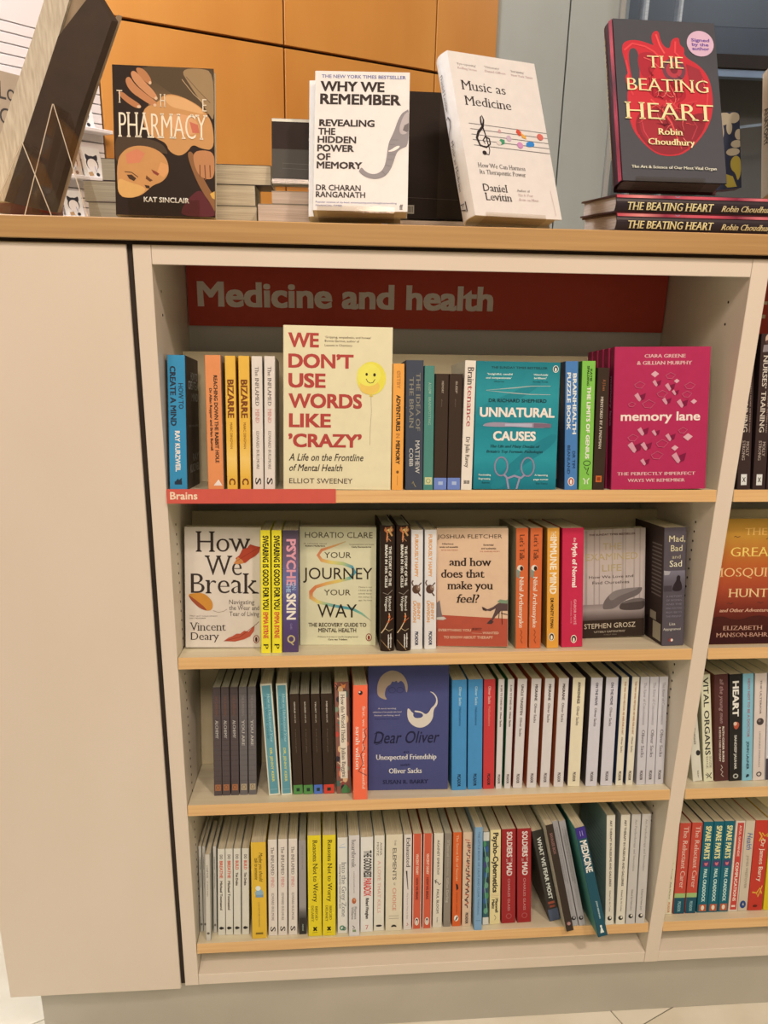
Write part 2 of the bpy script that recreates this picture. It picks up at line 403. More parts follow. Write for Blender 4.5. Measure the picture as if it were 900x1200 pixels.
# ---------------------------------------------------------------- shelving units
H0, H1, T1 = 0.19, 1.5637, 1.5368
X0, X1, P1 = 0.0, 0.900, 0.928
LT = (H0+.0254)
def unit(name, xa, xb, label, left_post, right_post):
    u = root(name, label, 'bookcase', 'white bookcases under the worktop')
    if left_post: box('side_panel', (xa-.0257, 0, H0), (xa, .60, H1), M_WHITE, u, .0007)
    box('side_panel', (xb, 0, H0), (xb+.028, .60, H1), M_WHITE, u, .0007)
    box('top_panel', (xa+.0004, 0.0006, T1), (xb-.0004, .60, H1), M_WHITE, u, .0007)
    box('bottom_panel', (xa+.0004, 0.0006, H0), (xb-.0004, .60, LT), M_WHITE, u, .0007)
    box('back_panel', (xa+.0004, .296, LT), (xb-.0004, .31, T1), M_BACK, u, 0)
    for row, z in SH.items():
        s = root('shelf', 's', 's'); del s['label']; del s['category']; s.parent = u
        s.matrix_world = Matrix.Translation((0, 0.001 if row != 4 else .004, z-(.0002 if row != 4 else .0010))) @ Matrix.Rotation(-LEAN, 4, 'X')
        box('board', (xa+.001, .0012, -.0200), (xb-.001, .185, 0), M_SHELF, s, .0005)
        box('edge_band', (xa+.001, 0, -.0202), (xb-.001, .0012, .0001), M_WOODEDGE, s, .0003)
        box('back_board', (xa+.001, .170, .0003), (xb-.001, .184, .229), M_BOARD, s, .0005)
    # rows of peg holes, rims just proud of the panel
    bm = bmesh.new(); zz = [1.4973, 1.4623]+[.30+.0175*i for i in range(48)]
    for xw, sg in ((xa, 1), (xb, -1)):
        for z in zz:
            for y in (.057, ):
                mt = Matrix.Translation((xw+sg*.00035, y, z)) @ Matrix.Rotation(math.pi/2, 4, 'Y')
                bmesh.ops.create_cone(bm, cap_ends=True, segments=8, radius1=.0021, radius2=.0021, depth=.0006, matrix=mt)
    me = bpy.data.meshes.new('peg_holes'); bm.to_mesh(me); bm.free(); me.materials.append(M_DARK); link('peg_holes', me, u)['kind'] = 'stuff'
    return u
unit('bookcase', X0, X1, 'wide white laminate bookcase with four tilted maple shelves of books', True, True)
unit('bookcase', P1, 1.83, 'neighbouring white bookcase of which only a narrow strip of books shows', False, True)
e = root('end_cabinet', 'plain white laminate end cabinet left of the bookshelves, with a dark shadow gap', 'cabinet')
box('door_panel', (-.357, 0, .182), (-.0345, .02, 1.5637), M_WHITE, e, .0012)
box('carcass', (-.355, .021, .19), (-.0345, .60, 1.5637), M_WHITE, e, .0007)
box('gap_filler', (-.0343, .006, .19), (-.0259, .60, 1.5637), M_DARK, e, 0)
p = box('plinth', (-.323, .05, 0.0004), (1.83, .56, .1895), M_PLINTH, None, .001); tag(p, 'recessed grey plinth under the white bookcases', 'plinth')
wt = root('worktop', 'long maple worktop on top of the white bookcases carrying the display books', 'worktop')
box('board', (-.38, -.012, 1.569), (1.9, .62, 1.599), M_TOP, wt, .0012)
box('shadow_gap', (-.36, .004, 1.5638), (1.85, .60, 1.5689), M_DARK, wt, 0)

def sign(name, lo, hi, label, base, items, frame, th=.003, cat='sign'):
    m = {'v': [], 'f': [], 'c': []}; w_, h_ = hi[0]-lo[0], hi[2]-lo[2]; c = K(base); y0, y1 = lo[1], lo[1]+th
    P = [(0, y0), (w_, y0), (w_, y1), (0, y1)]
    for i in range(4):
        a, b = P[i], P[(i+1) % 4]; add_quad(m, [(a[0], a[1]-y0, 0), (b[0], b[1]-y0, 0), (b[0], b[1]-y0, h_), (a[0], a[1]-y0, h_)], c)
    add_quad(m, [(p_[0], p_[1]-y0, h_) for p_ in P], c); add_quad(m, [(p_[0], p_[1]-y0, 0) for p_ in P[::-1]], c)
    Art(m, w_, h_, lambda x, y, L: (x, -L, y), frame).run(items)
    o = finish(name, m, MP, None); o.location = lo; tag(o, label, cat); return o
# metres measured on the sign: frame in world x,z
sign('section_sign', (.002, .291, 1.429), (.898, .294, 1.5366), 'long red sign reading Medicine and health at the top of the bookcase', '#c84c3c',
     [('t', 'Medicine and health', .0196, .5648, 1.465, -.041, '#f6e2c8', 'X')], (.002, 1.5366, .898, 1.429))
sign('section_sign', (P1+.002, .291, 1.40), (1.828, .294, 1.5366), 'red sign in the neighbouring bookcase, mostly hidden by the white upright', '#c84c3c',
     [('r', 1.058, 1.491, 1.10, 1.485, '#e6c3a0'), ('r', 1.052, 1.466, 1.10, 1.459, '#e6c3a0')], (P1+.002, 1.5366, 1.828, 1.40))
lb = sign('shelf_label', (0.0005, -.0035, -.0206), (.2655, -.0005, .0022), 'red strip reading Brains on the front edge of the top shelf', '#cd5748',
     [('t', 'Brains', 8, 72, 70, 50, '#ecc9a8', 'B')], (0, 0, 400, 100), .003, 'label')
lb.matrix_world = Matrix.Translation((0, .001, SH[1])) @ Matrix.Rotation(-LEAN, 4, 'X') @ Matrix.Translation((.0005, -.0035, -.0206))

# ---------------------------------------------------------------- shelf books
G1, G2, G3, G4 = 'books on the top shelf', 'books on the second shelf', 'books on the third shelf', 'books on the bottom shelf'
H1g, H2g, H3g, H4g = ['books on the %s shelf of the neighbouring bookcase' % s for s in ('top', 'second', 'third', 'bottom')]
PW = '#e0ccbb'   # white card
def spine(row, x, off, t, h, tilt, d=0.129, **k):
    b = book(None, t, h, d, **k); shelf_pose(b, row, x, off, tilt, 0, t); return b
def facing(row, x, off, w_, h, tilt, yaw=0, t=0.022, **k):
    b = book(None, t, h, w_, **k); shelf_pose(b, row, x, off, tilt, yaw, t, True); return b
def logo(y, c='#3a2c26', r=2.2, x=50, rx=28): return ('e', x, y, rx, r, c)

# --- top shelf
spine(1, .0044, .004, .0271, .2098, .29, sf=(95, 277, 198, 1070), spine='#3b87ab', front='#4a3a30', group=G1,
  label='paperback with blue CREATE A MIND spine, first on the top shelf',
  S=[('v', 'HOW TO', 440, 590, 74, 26, '#2c3440', 'R'), ('v', 'CREATE A MIND', 340, 690, 30, 30, '#2c3440', 'B'), ('v', 'RAY KURZWEIL', 718, 960, 50, 26, '#e8dccb', 'B'),
     ('r', 125, 1018, 168, 1036, '#2c3440'), ('p', [(130, 1018), (145, 1000), (150, 1010), (168, 995), (166, 1018)], '#2c3440')],
  ff=(0, 0, 100, 100), FR=[('t', 'HOW TO', 40, 95, 17, 6, '#b0a498', 'R'), ('t', 'CREATE A', 20, 98, 24, 6, '#c4b8aa', 'B'), ('t', 'MIND', 45, 95, 33, 6, '#b0a498', 'B'), ('t', 'THE SECRET OF HUMAN THOUGHT REVEALED', 20, 96, 53, 1.6, '#a09488'), ('t', 'RAY', 45, 95, 80, 6, '#8f857c', 'B'), ('t', 'KURZWEIL', 25, 97, 88, 6, '#a09488', 'B')])
spine(1, .0641, .004, .0244, .2104, -.4, sf=(300, 278, 400, 1072), spine='#e08a55', front='#b8a18c', group=G1, label='orange-spined paperback REACHING DOWN THE RABBIT HOLE',
  S=[('v', 'REACHING DOWN THE RABBIT HOLE', 395, 910, 64, 22, '#4a3226', 'B'), ('v', 'Dr Allan Ropper and Brian Burrell', 470, 835, 32, 15, '#4a3226', 'B'), ('p', [(335, 1045), (368, 1008), (392, 1045)], '#ecdcc8')])
for i, (x, tt, tl) in enumerate(((.0939, .0163, -.15), (.1143, .0169, -.04))):
    spine(1, x, .004, tt, .2097, tl, sf=(0, 280, 100, 1072), spine='#e6ae46', front='#c98f3a', group=G1,
      label=('left' if i == 0 else 'right')+' copy of the two yellow BIZARRE paperbacks',
      S=[('g', 0, 780, 100, 990, ['#e6ae46', '#edbd66', '#e6ae46']), ('v', 'BIZARRE', 418, 643, 50, 56, '#7c4220', 'B'), ('v', 'MARC DINGMAN', 670, 825, 50, 22, '#9c6630', 'R'), ('v', 'C', 1000, 1040, 50, 56, '#7c4220', 'B')])
def inflamed(row, x, off, tt, h, tl, label, g):
    return spine(row, x, off, tt, h, tl, sf=(0, 285, 100, 1068), spine=PW, front='#cbb6a4', group=g, label=label,
      S=[('v', 'The INFLAMED', 345, 572, 50, 34, '#6b5c58', 'F'), ('v', 'MIND', 590, 672, 50, 34, '#d08a80', 'F'), ('v', 'EDWARD BULLMORE', 720, 945, 50, 26, '#85776f', 'F'), ('v', 'S', 995, 1035, 50, 55, '#3a302c', 'S')])
inflamed(1, .1344, .004, .0166, .2095, 0, 'left copy of the two white INFLAMED MIND spines on the top shelf', G1)
inflamed(1, .1524, .004, .0166, .2098, .5, 'right copy of the two white INFLAMED MIND spines on the top shelf', G1)
for i in (1, 0):
    facing(1, .1820+.0008*i, .0065+.0245*i, .1718, .2568, .45, 0, .024, ff=(62, 105, 697, 1070), spine='#dcc7a2', front='#e3cfa6', pages=M_PAGES, group=G1,
      label='tall cream book with a smiling yellow balloon, faced out on the top shelf' if i == 0 else 'second copy hidden behind the cream balloon book',
      FR=[] if i else [('t', 'WE', 90, 268, 228, 78, '#b2443c', 'X'), ('t', 'DON’T', 92, 470, 348, 76, '#b2443c', 'X'), ('t', 'USE', 92, 308, 463, 78, '#b2443c', 'X'),
      ('t', 'WORDS', 92, 522, 582, 78, '#b2443c', 'X'), ('t', 'LIKE', 95, 340, 697, 76, '#b2443c', 'X'), ('t', '’CRAZY’', 92, 522, 815, 74, '#b2443c', 'X'),
      ('t', '‘Gripping, empathetic, and honest’', 302, 572, 175, 12, '#5c4a40', 'R'), ('t', 'Bonnie Garmus, author of', 302, 502, 197, 12, '#5c4a40', 'R'), ('t', 'Lessons in Chemistry', 302, 462, 222, 12, '#5c4a40', 'R'),
      ('t', 'A Life on the Frontline', 95, 533, 898, 42, '#2e2420', 'H'), ('t', 'of Mental Health', 97, 410, 960, 40, '#2e2420', 'H'), ('t', 'ELLIOT SWEENEY', 97, 470, 1034, 30, '#54423a', 'R'),
      ('l', [(574, 500), (578, 600), (572, 700), (571, 800)], .0006, '#b09a80'), ('e', 575, 405, 86, 98, '#e6d24e'), ('e', 565, 455, 60, 45, '#e8bd5c'), ('e', 560, 385, 70, 66, '#e9da5e'), ('p', [(562, 512), (575, 495), (588, 512)], '#d9b84a'),
      ('e', 547, 382, 7, 9, '#3a3028'), ('e', 593, 384, 8, 10, '#3a3028'), ('l', [(545, 408), (552, 424), (568, 433), (584, 430), (596, 410)], .001, '#3a3028')])
spine(1, .3556, .004, .0182, .2007, .26, sf=(0, 205, 100, 1052), spine='#eda04a', group=G1, label='slim orange-yellow ADVENTURES IN MEMORY paperback beside the balloon book',
  S=[('v', 'ØSTBY', 252, 370, 50, 30, '#b8763a'), ('v', 'ADVENTURES', 412, 655, 50, 34, '#3a2c20', 'X'), ('v', 'IN', 668, 700, 50, 34, '#b8763a'), ('v', 'MEMORY', 718, 878, 50, 34, '#3a2c20', 'X'), logo(930, '#7a5028', 10, 50, 12), ('l', [(50, 955), (50, 1020)], .0008, '#b8763a')])
spine(1, .3778, .004, .0282, .2063, -.25, sf=(0, 180, 100, 1048), spine='#454750', group=G1, label='dark slate THE IDEA OF THE BRAIN paperback',
  S=[('v', 'THE IDEA OF', 262, 650, 70, 24, '#8a8070', 'F'), ('v', 'THE BRAIN', 290, 630, 32, 24, '#8a8070', 'F'), ('v', 'MATTHEW', 712, 938, 68, 24, '#c9bdb0', 'F'), ('v', 'COBB', 765, 888, 32, 22, '#c9bdb0', 'F'), ('l', [(38, 1005), (45, 990), (50, 1010), (60, 1028)], .001, '#a8925c')])
spine(1, .4068, .004, .0160, .1980, 0, sf=(0, 218, 100, 1048), spine='#4f8274', group=G1, label='slim sea-green paperback with a pale square near its foot',
  S=[('v', 'A S LOW', 328, 405, 55, 26, '#a5bda2', 'F'), ('v', 'BRAINSPOTTING', 425, 610, 55, 26, '#8fae96', 'F'), ('r', 15, 962, 88, 1012, '#c9c08a'), ('o', 50, 987, 20, 14, .0008, '#5f7a5a')])
for i, x in enumerate((.4237, .4460)):
    spine(1, x, .004, .0212, .1856, .28, sf=(0, 272, 100, 1052), spine='#3e2e24', group=G1, label=('left' if i == 0 else 'right')+' of two short dark brown spines with blue feet on the top shelf',
      S=[('v', 'MEMORY' if i == 0 else 'SLEEP', 320, 402, 55, 14, '#a08c7a', 'B'), ('v', 'short', 440, 492, 50, 10, '#6a5a4c'), ('r', 0, 970, 100, 1052, '#6f7fb6'), ('r', 35, 995, 70, 1018, '#a9b1d0')])
spine(1, .4684, .004, .0179, .2069, .9, sf=(0, 183, 100, 1050), spine='#e6d2be', group=G1, label='white Braintenance paperback with black and red lettering',
  S=[('v', 'Brain', 228, 345, 55, 56, '#4a3a36', 'F'), ('v', 'tenance', 347, 622, 55, 50, '#b25a58', 'F'), ('v', 'Dr Julia Ravey', 692, 898, 50, 36, '#54463e', 'F'), ('v', 'XX', 985, 1010, 50, 50, '#2e2622', 'X')])
facing(1, .4890, .0063, .1370, .2054, .4, 0, .022, ff=(78, 168, 570, 915), spine='#2f7f88', front='#2c8288', glossy=True, group=G1, label='teal UNNATURAL CAUSES paperback faced out, printed with scalpel and scissors',
  FR=[('g', 78, 168, 570, 915, ['#24757c', '#318d92', '#267e86', '#2f8d94', '#1f6f7a']), ('p', [(330, 330), (500, 250), (430, 330), (180, 470), (78, 480), (78, 440)], '#2a7f86'), ('p', [(560, 560), (570, 640), (330, 800), (250, 915), (150, 915), (330, 720)], '#267a83'),
  ('t', 'THE SUNDAY TIMES BESTSELLER', 165, 495, 209, 12, '#243a3e', 'B'), ('t', '‘Insightful, candid', 142, 290, 246, 10, '#d8e0d0', 'B'), ('t', 'and compassionate’', 135, 285, 268, 10, '#d8e0d0', 'B'), ('t', 'Observer', 182, 245, 288, 8, '#243a3e'), ('t', '‘Absolutely', 413, 500, 246, 10, '#d8e0d0', 'B'), ('t', 'brilliant’', 418, 492, 266, 10, '#d8e0d0', 'B'), ('t', 'Sunday Times', 412, 500, 286, 8, '#243a3e'),
  ('l', [(138, 335), (300, 320), (400, 308), (518, 306)], [.0004, .0016, .0012, .0008], '#a9b0a6'), ('l', [(138, 337), (300, 350), (400, 356), (518, 356)], [.0004, .0016, .0012, .0008], '#a9b0a6'),
  ('t', 'DR RICHARD SHEPHERD', 155, 497, 403, 19, '#23393d', 'B'), ('t', 'UNNATURAL', 105, 547, 488, 52, '#ece0c6', 'X'), ('t', 'CAUSES', 187, 440, 626, 51, '#ece0c6', 'X'),
  ('p', [(118, 542), (150, 522), (240, 520), (300, 525), (410, 520), (528, 524), (528, 550), (410, 552), (300, 545), (240, 548), (150, 546)], '#9a8a96'), ('p', [(255, 528), (415, 526), (415, 546), (255, 542)], '#b5a9b5'), ('p', [(425, 524), (528, 526), (528, 549), (425, 550)], '#7d6270'),
  ('t', 'The Life and Many Deaths of', 172, 466, 668, 15, '#23393d', 'J'), ('t', 'Britain’s Top Forensic Pathologist', 150, 486, 699, 15, '#23393d', 'J'),
  ('o', 240, 780, 38, 55, .0024, '#8d7f92'), ('o', 398, 782, 38, 55, .0024, '#8d7f92'), ('l', [(258, 828), (280, 850), (320, 835), (360, 848), (380, 830)], .0035, '#97899c'), ('l', [(275, 845), (288, 915)], .003, '#97899c'), ('l', [(352, 845), (335, 915)], .003, '#97899c'),
  ('t', 'Fascinating', 108, 180, 835, 10, '#d8e0d0', 'B'), ('t', 'Engrossing', 108, 178, 858, 10, '#d8e0d0', 'B'), ('t', 'Express', 130, 175, 880, 9, '#23393d'), ('t', 'A haunting', 440, 520, 835, 10, '#d8e0d0', 'B'), ('t', 'page-turner', 435, 525, 860, 10, '#d8e0d0', 'B'), ('t', 'The Times', 448, 520, 884, 9, '#23393d'),
  ('e', 543, 207, 17, 21, '#e0d8c8'), ('e', 543, 207, 13, 17, '#23393d'), ('e', 543, 210, 6, 12, '#e0d8c8')])
spine(1, .6407, .004, .0212, .2076, -1.5, sf=(0, 165, 100, 918), spine='#4b77a8', back='#2f3a4e', front='#3f6590', group=G1, label='blue BRAINHEALTH PUZZLE BOOK paperback right of the teal cover',
  S=[('v', 'BRAINHEALTH', 235, 590, 72, 27, '#dfdcd6', 'B'), ('v', 'PUZZLE BOOK', 230, 565, 27, 27, '#dfdcd6', 'B'), ('v', 'DR TIM', 690, 790, 70, 22, '#23344c', 'R'), ('v', 'BEANLAND', 655, 825, 30, 22, '#23344c', 'R'), ('e', 50, 870, 26, 26, '#e0d6cc'), ('e', 50, 870, 20, 21, '#b04432'), ('e', 50, 872, 9, 15, '#e8ded4')],
  BK=[('r', 60, 78, 68, 93, '#b07a84')])
spine(1, .6647, .004, .0222, .2085, -.5, sf=(0, 162, 100, 918), spine='#7fb54a', back='#4f7a35', front='#6c9c42', group=G1, label='bright green LIMITS OF GENIUS paperback',
  S=[('v', 'KATIE', 208, 280, 68, 15, '#2c4020', 'B'), ('v', 'SPALDING', 190, 305, 46, 15, '#2c4020', 'B'), ('v', 'THE LIMITS OF GENIUS', 310, 735, 55, 26, '#e8eec8', 'X'), ('o', 55, 760, 26, 14, .0012, '#33422a'), ('l', [(35, 780), (50, 800), (70, 785), (55, 820), (72, 830)], .0014, '#33422a'), ('l', [(30, 850), (45, 865), (40, 885)], .0018, '#dfe8bc'), ('l', [(75, 850), (60, 865), (65, 885)], .0018, '#dfe8bc')])
spine(1, .6878, .004, .0198, .1980, .4, sf=(0, 198, 100, 913), spine='#3a2a20', group=G1, label='dark brown MENTORED BY A MADMAN paperback with an orange square',
  S=[('v', 'A J Lees', 265, 332, 58, 22, '#a5623c', 'F'), ('v', 'MENTORED BY A MADMAN', 365, 670, 45, 22, '#cdb9a4', 'S'), ('r', 22, 830, 72, 868, '#c0622e'), ('r', 32, 838, 62, 860, '#8c3a1c')])
PINK = '#b02b50'
for i in (4, 3, 2, 1, 0):
    facing(1, .7193-.0010*i, .0063+.0238*i, .1578, .2316, -.81, -3.0 if i == 0 else -1.2, .022, ff=(120, 62, 592, 780), spine='#8c2342', front=PINK, hard=False, group=G1,
      label='crimson memory lane book faced out at the front of its row of copies' if i == 0 else '%s copy behind the front crimson memory lane book' % ('second', 'third', 'fourth', 'fifth')[i-1],
      S=[] if i else [('v', 'memory lane', 20, 55, 50, 40, '#c98a96', 'B')],
      FR=[] if i else ([('t', 'CIARA GREENE', 268, 470, 116, 17, '#e0b0a8', 'S'), ('t', '& GILLIAN MURPHY', 232, 503, 151, 18, '#e0b0a8', 'S'), ('t', 'memory lane', 160, 553, 430, 43, '#eccfc0', 'B'),
        ('t', 'THE PERFECTLY IMPERFECT', 150, 540, 708, 16, '#e0b0a8', 'S'), ('t', 'WAYS WE REMEMBER', 202, 490, 742, 16, '#e0b0a8', 'S')]
        + [it for (x, y, s, a) in ((322, 198, 20, 0), (327, 243, 17, 1), (245, 312, 22, 1), (392, 262, 20, 1), (430, 233, 14, 0), (378, 333, 18, 1), (455, 345, 22, 1), (518, 336, 16, 0), (265, 485, 22, 1), (330, 492, 16, 1), (402, 515, 20, 1), (495, 515, 24, 0), (225, 565, 28, 1), (283, 560, 22, 1), (445, 620, 28, 1), (432, 570, 18, 0), (280, 640, 18, 1), (420, 290, 14, 1))
           for it in ((('p', [(x-s*.2, y-s*.2), (x+s*1.6, y-s*.9), (x+s*1.3, y+s*.5), (x, y+s)], '#7c1a3a'), ('p', [(x-s, y-s*.4), (x-s*.2, y-s), (x+s*.6, y+s*.5), (x+s*.3, y+s), (x, y+s*.9)], '#cf8f98')) if a else (('p', [(x-s, y), (x, y-s*.8), (x+s, y-s*.1), (x, y+s*.8)], '#d8a0a4'),))]
        + [('l', [(x-s, y), (x, y-s*.6), (x+s, y-s*.1), (x+s*.3, y+s*.7), (x-s*.6, y+s*.6), (x-s, y)], .0009, '#c25f74') for (x, y, s) in ((248, 250, 26), (398, 205, 24), (495, 255, 26), (360, 295, 26), (482, 298, 24), (295, 345, 32), (212, 348, 18), (222, 515, 26), (368, 545, 30), (345, 605, 30), (468, 480, 22))]))
# neighbour, top shelf: nurses' training books
for i, (x, tl) in enumerate(((.9361, -1.6), (.9626, -.2), (.9868, 0))):
    spine(1, x, .004, .0222, .256, tl, d=.15, sf=(0, 4, 100, 790), spine='#3c2b28', front='#2e201e', group=H1g, glossy=True,
      label='dark NURSES’ TRAINING paperback, %s from the white upright' % ('first', 'second', 'third')[i],
      S=[('e', 60, 30, 30, 26, '#c9a58c'), ('e', 55, 45, 24, 10, '#5a3c34'), ('p', [(20, 60), (90, 55), (95, 90), (15, 95)], '#8a7a78'), ('v', 'NURSES’ TRAINING', 110, 497, 42, 36, '#d6c2ae', 'F'), ('v', 'THE HOPES WHICH MORE SISTERS HAD', 115, 500, 78, 9, '#a5887a'), ('v', 'MOLLY', 545, 620, 68, 22, '#b39c8c', 'F'), ('v', 'STRONG', 540, 640, 38, 22, '#b39c8c', 'F'), ('r', 25, 712, 70, 768, '#d9cfc4'), ('l', [(38, 728), (58, 752)], .0012, '#2e2420'), ('l', [(58, 728), (38, 752)], .0012, '#2e2420')])

# --- second shelf
facing(2, .0045, .0535, .1312, .2133, .75, -1, .02, ff=(90, 158, 592, 955), spine='#cfb9a6', front='#d8c3b1', group=G2, label='pinkish-white How We Break paperback with autumn leaves, faced out',
  FR=[('t', 'How', 165, 520, 320, 134, '#3c302b', 'F'), ('t', 'We', 222, 465, 474, 130, '#3c302b', 'F'), ('t', 'Break', 130, 578, 594, 134, '#3c302b', 'F'), ('t', 'Navigating', 381, 548, 665, 30, '#54453d'), ('t', 'the Wear and', 381, 580, 704, 30, '#54453d'), ('t', 'Tear of Living', 383, 580, 744, 30, '#54453d'),
  ('t', 'Vincent', 120, 358, 842, 54, '#3c302b', 'F'), ('t', 'Deary', 127, 312, 905, 52, '#3c302b', 'F'), ('t', 'Wise and compassionate', 120, 303, 748, 9, '#54453d', 'I'), ('t', 'DAILY TELEGRAPH', 120, 225, 763, 7, '#54453d'),
  ('p', [(110, 600), (150, 592), (210, 590), (250, 620), (276, 660), (270, 700), (240, 712), (190, 695), (150, 660), (125, 630)], '#c98436'), ('p', [(110, 600), (125, 630), (150, 660), (190, 695), (240, 712), (215, 680), (165, 640)], '#9c4a30'), ('l', [(275, 708), (310, 720), (345, 712), (368, 698)], .0006, '#8a6a58'),
  ('P', [(440, 395), (425, 360), (450, 340), (470, 300), (500, 292), (520, 268), (560, 280), (588, 285), (580, 320), (555, 345), (520, 365), (490, 390)], '#a8402c'), ('P', [(412, 395), (440, 352), (470, 372), (480, 392), (440, 400)], '#c47c44'), ('l', [(430, 380), (500, 335), (585, 285)], .0007, '#7c2c20'),
  ('P', [(345, 912), (375, 890), (400, 880), (430, 862), (455, 862), (480, 842), (510, 848), (528, 828), (550, 808), (545, 845), (520, 880), (480, 900), (420, 915)], '#b2503a'), ('l', [(345, 912), (450, 885), (550, 808), (580, 780)], .0008, '#7c3426'),
  ('e', 561, 899, 20, 27, '#8c2c24'), ('e', 561, 899, 15, 22, '#d8c3b1'), ('e', 561, 901, 8, 17, '#4a201c')])
for i, (x, tt) in enumerate(((.1384, .0166), (.1571, .0168))):
    spine(2, x, .0187, tt, .2138, .32, sf=(0, 178, 100, 988), spine='#ecd534', front='#d9c22c', group=G2, label='%s copy of the two acid-yellow SWEARING IS GOOD FOR YOU spines' % ('left', 'right')[i],
      S=[('v', 'SWEARING IS GOOD FOR YOU', 212, 700, 52, 56, '#2e281c', 'X'), ('v', 'EMMA BYRNE', 715, 890, 50, 48, '#d0503a', 'X'), ('v', 'P', 925, 960, 50, 50, '#2e281c', 'F')])
spine(2, .1747, .0216, .0274, .2130, .4, sf=(0, 178, 100, 983), spine='#5c4a63', front='#4e3f56', group=G2, glossy=True, label='purple PSYCHE ON THE SKIN paperback',
  S=[('g', 0, 178, 100, 983, ['#4a4048', '#6e5566', '#6a6a92', '#5c4f78', '#57446a', '#54405e']), ('v', 'PSYCHE', 235, 540, 55, 54, '#d9939a', 'B'), ('v', 'ON', 523, 568, 72, 24, '#a3b4d0'), ('v', 'THE', 523, 585, 38, 26, '#a3b4d0', 'B'), ('v', 'SKIN', 590, 765, 55, 54, '#ead9c2', 'B'), ('v', 'CLARE', 790, 830, 55, 12, '#8a7a9a'), ('o', 55, 895, 20, 22, .0025, '#c4ac74'), ('l', [(50, 915), (70, 935)], .002, '#c4ac74')])
facing(2, .2036, .0635, .1350, .2128, .1, -3.5, .022, ff=(55, 132, 503, 828), spine='#cdbf97', front='#d9cba4', pages=M_PAGES_TAN, group=G2, label='cream YOUR JOURNEY YOUR WAY book with a rainbow ribbon, faced out',
  FR=[('l', [(325, 216), (262, 240), (185, 266), (164, 296), (185, 326), (240, 338), (310, 345), (362, 364), (378, 395), (350, 430), (290, 446), (215, 462), (150, 482), (122, 512), (122, 545), (160, 570), (215, 585), (290, 600), (365, 612), (420, 640), (478, 684)], [.0015, .003, .005, .0055, .006, .006, .006, .0055, .006, .006, .0055, .0055, .006, .0075, .0075, .006, .0055, .005, .005, .004, .001],
      ['#c9b27a', '#d99a5a', '#cf7c52', '#cf7c52', '#d99a5a', '#dfc26a', '#b0b87a', '#5f96a0', '#4a8a98', '#6fa08e', '#dcbd62', '#dca45a', '#d07a4a', '#cf744a', '#d99a5a', '#dfc26a', '#8fae8a', '#4f909a', '#5a9a96', '#7fae90', '#b7a486']),
  ('t', 'HORATIO CLARE', 88, 482, 195, 33, '#473a2e', 'R'), ('t', 'A calming voice', 80, 215, 232, 8, '#6a5a48'), ('t', 'Robert Macfarlane', 90, 205, 246, 8, '#473a2e', 'B'), ('t', 'Compassionate and brave', 345, 490, 236, 8, '#6a5a48'), ('t', 'Cathy Rentzenbrink', 358, 475, 251, 8, '#473a2e', 'B'),
  ('t', 'YOUR', 200, 357, 312, 34, '#473a2e'), ('t', 'JOURNEY', 76, 482, 436, 66, '#332820'), ('t', 'YOUR', 198, 355, 531, 33, '#473a2e'), ('t', 'WAY', 160, 392, 663, 78, '#332820'),
  ('t', 'THE RECOVERY GUIDE TO', 106, 448, 718, 22, '#473a2e', 'B'), ('t', 'MENTAL HEALTH', 165, 388, 751, 23, '#473a2e', 'B'), ('t', 'Welcome to an easy to use life-changing manual', 160, 398, 782, 9, '#6a5a48'), ('t', 'Cara van Toldsen', 222, 335, 799, 9, '#473a2e', 'B')]
  + [('t', s, 400, 480, y, 7, '#6a5a48') for s, y in (('There is not', 486), ('a better guide', 504), ('nobody better', 524), ('than setting out', 544), ('again. The Times', 564))]
  + [('e', 463, 781, 18, 23, '#8a3428'), ('e', 463, 781, 14, 18, '#d9cba4'), ('e', 463, 783, 7, 14, '#8a3428')])
for i, (x, tl) in enumerate(((.3445, -.1), (.3727, -.45))):
    spine(2, x, .0155, .0238, .2212, tl, d=.15, sf=(0, 130, 100, 868), spine='#33241c', front='#2b1f19', hard=True, pages=M_PAGES_DIM, group=G2, label='%s of two dark hardbacks with branching orange nerve cells on the spine' % ('left', 'right')[i],
      S=[('l', [(30, 140), (45, 175), (40, 215)], .002, '#c97c4a'), ('l', [(75, 135), (60, 165), (80, 190)], .003, '#b98a54'), ('e', 55, 155, 34, 16, '#b4683c'), ('e', 60, 155, 18, 8, '#d8b070'), ('l', [(50, 190), (40, 225), (55, 205), (70, 220)], .001, '#c98a64'),
         ('v', 'THE STORY OF THE', 248, 480, 66, 18, '#ded0bd', 'B'), ('v', 'BRAIN IN 10½ CELLS', 240, 490, 38, 17, '#ded0bd', 'B'), ('l', [(15, 520), (50, 530), (85, 505)], .0012, '#8a7a6a'), ('v', 'Richard', 540, 625, 66, 18, '#ded0bd'), ('v', 'Wingate', 540, 628, 40, 18, '#ded0bd'),
         ('l', [(5, 760), (30, 730), (55, 690), (65, 660), (60, 640)], .0015, '#d9b48a'), ('l', [(55, 690), (90, 670)], .001, '#c9683c'), ('l', [(30, 730), (60, 745), (88, 735)], .001, '#b9a07a'), ('e', 62, 660, 8, 9, '#d0652f'), ('e', 55, 690, 6, 7, '#d0652f'), ('l', [(0, 800), (35, 830), (70, 860)], .001, '#b08a5c'),
         ('v', 'wellcome', 758, 845, 75, 11, '#e6dccb', 'X'), ('v', 'collection', 765, 845, 58, 11, '#e6dccb', 'X')])
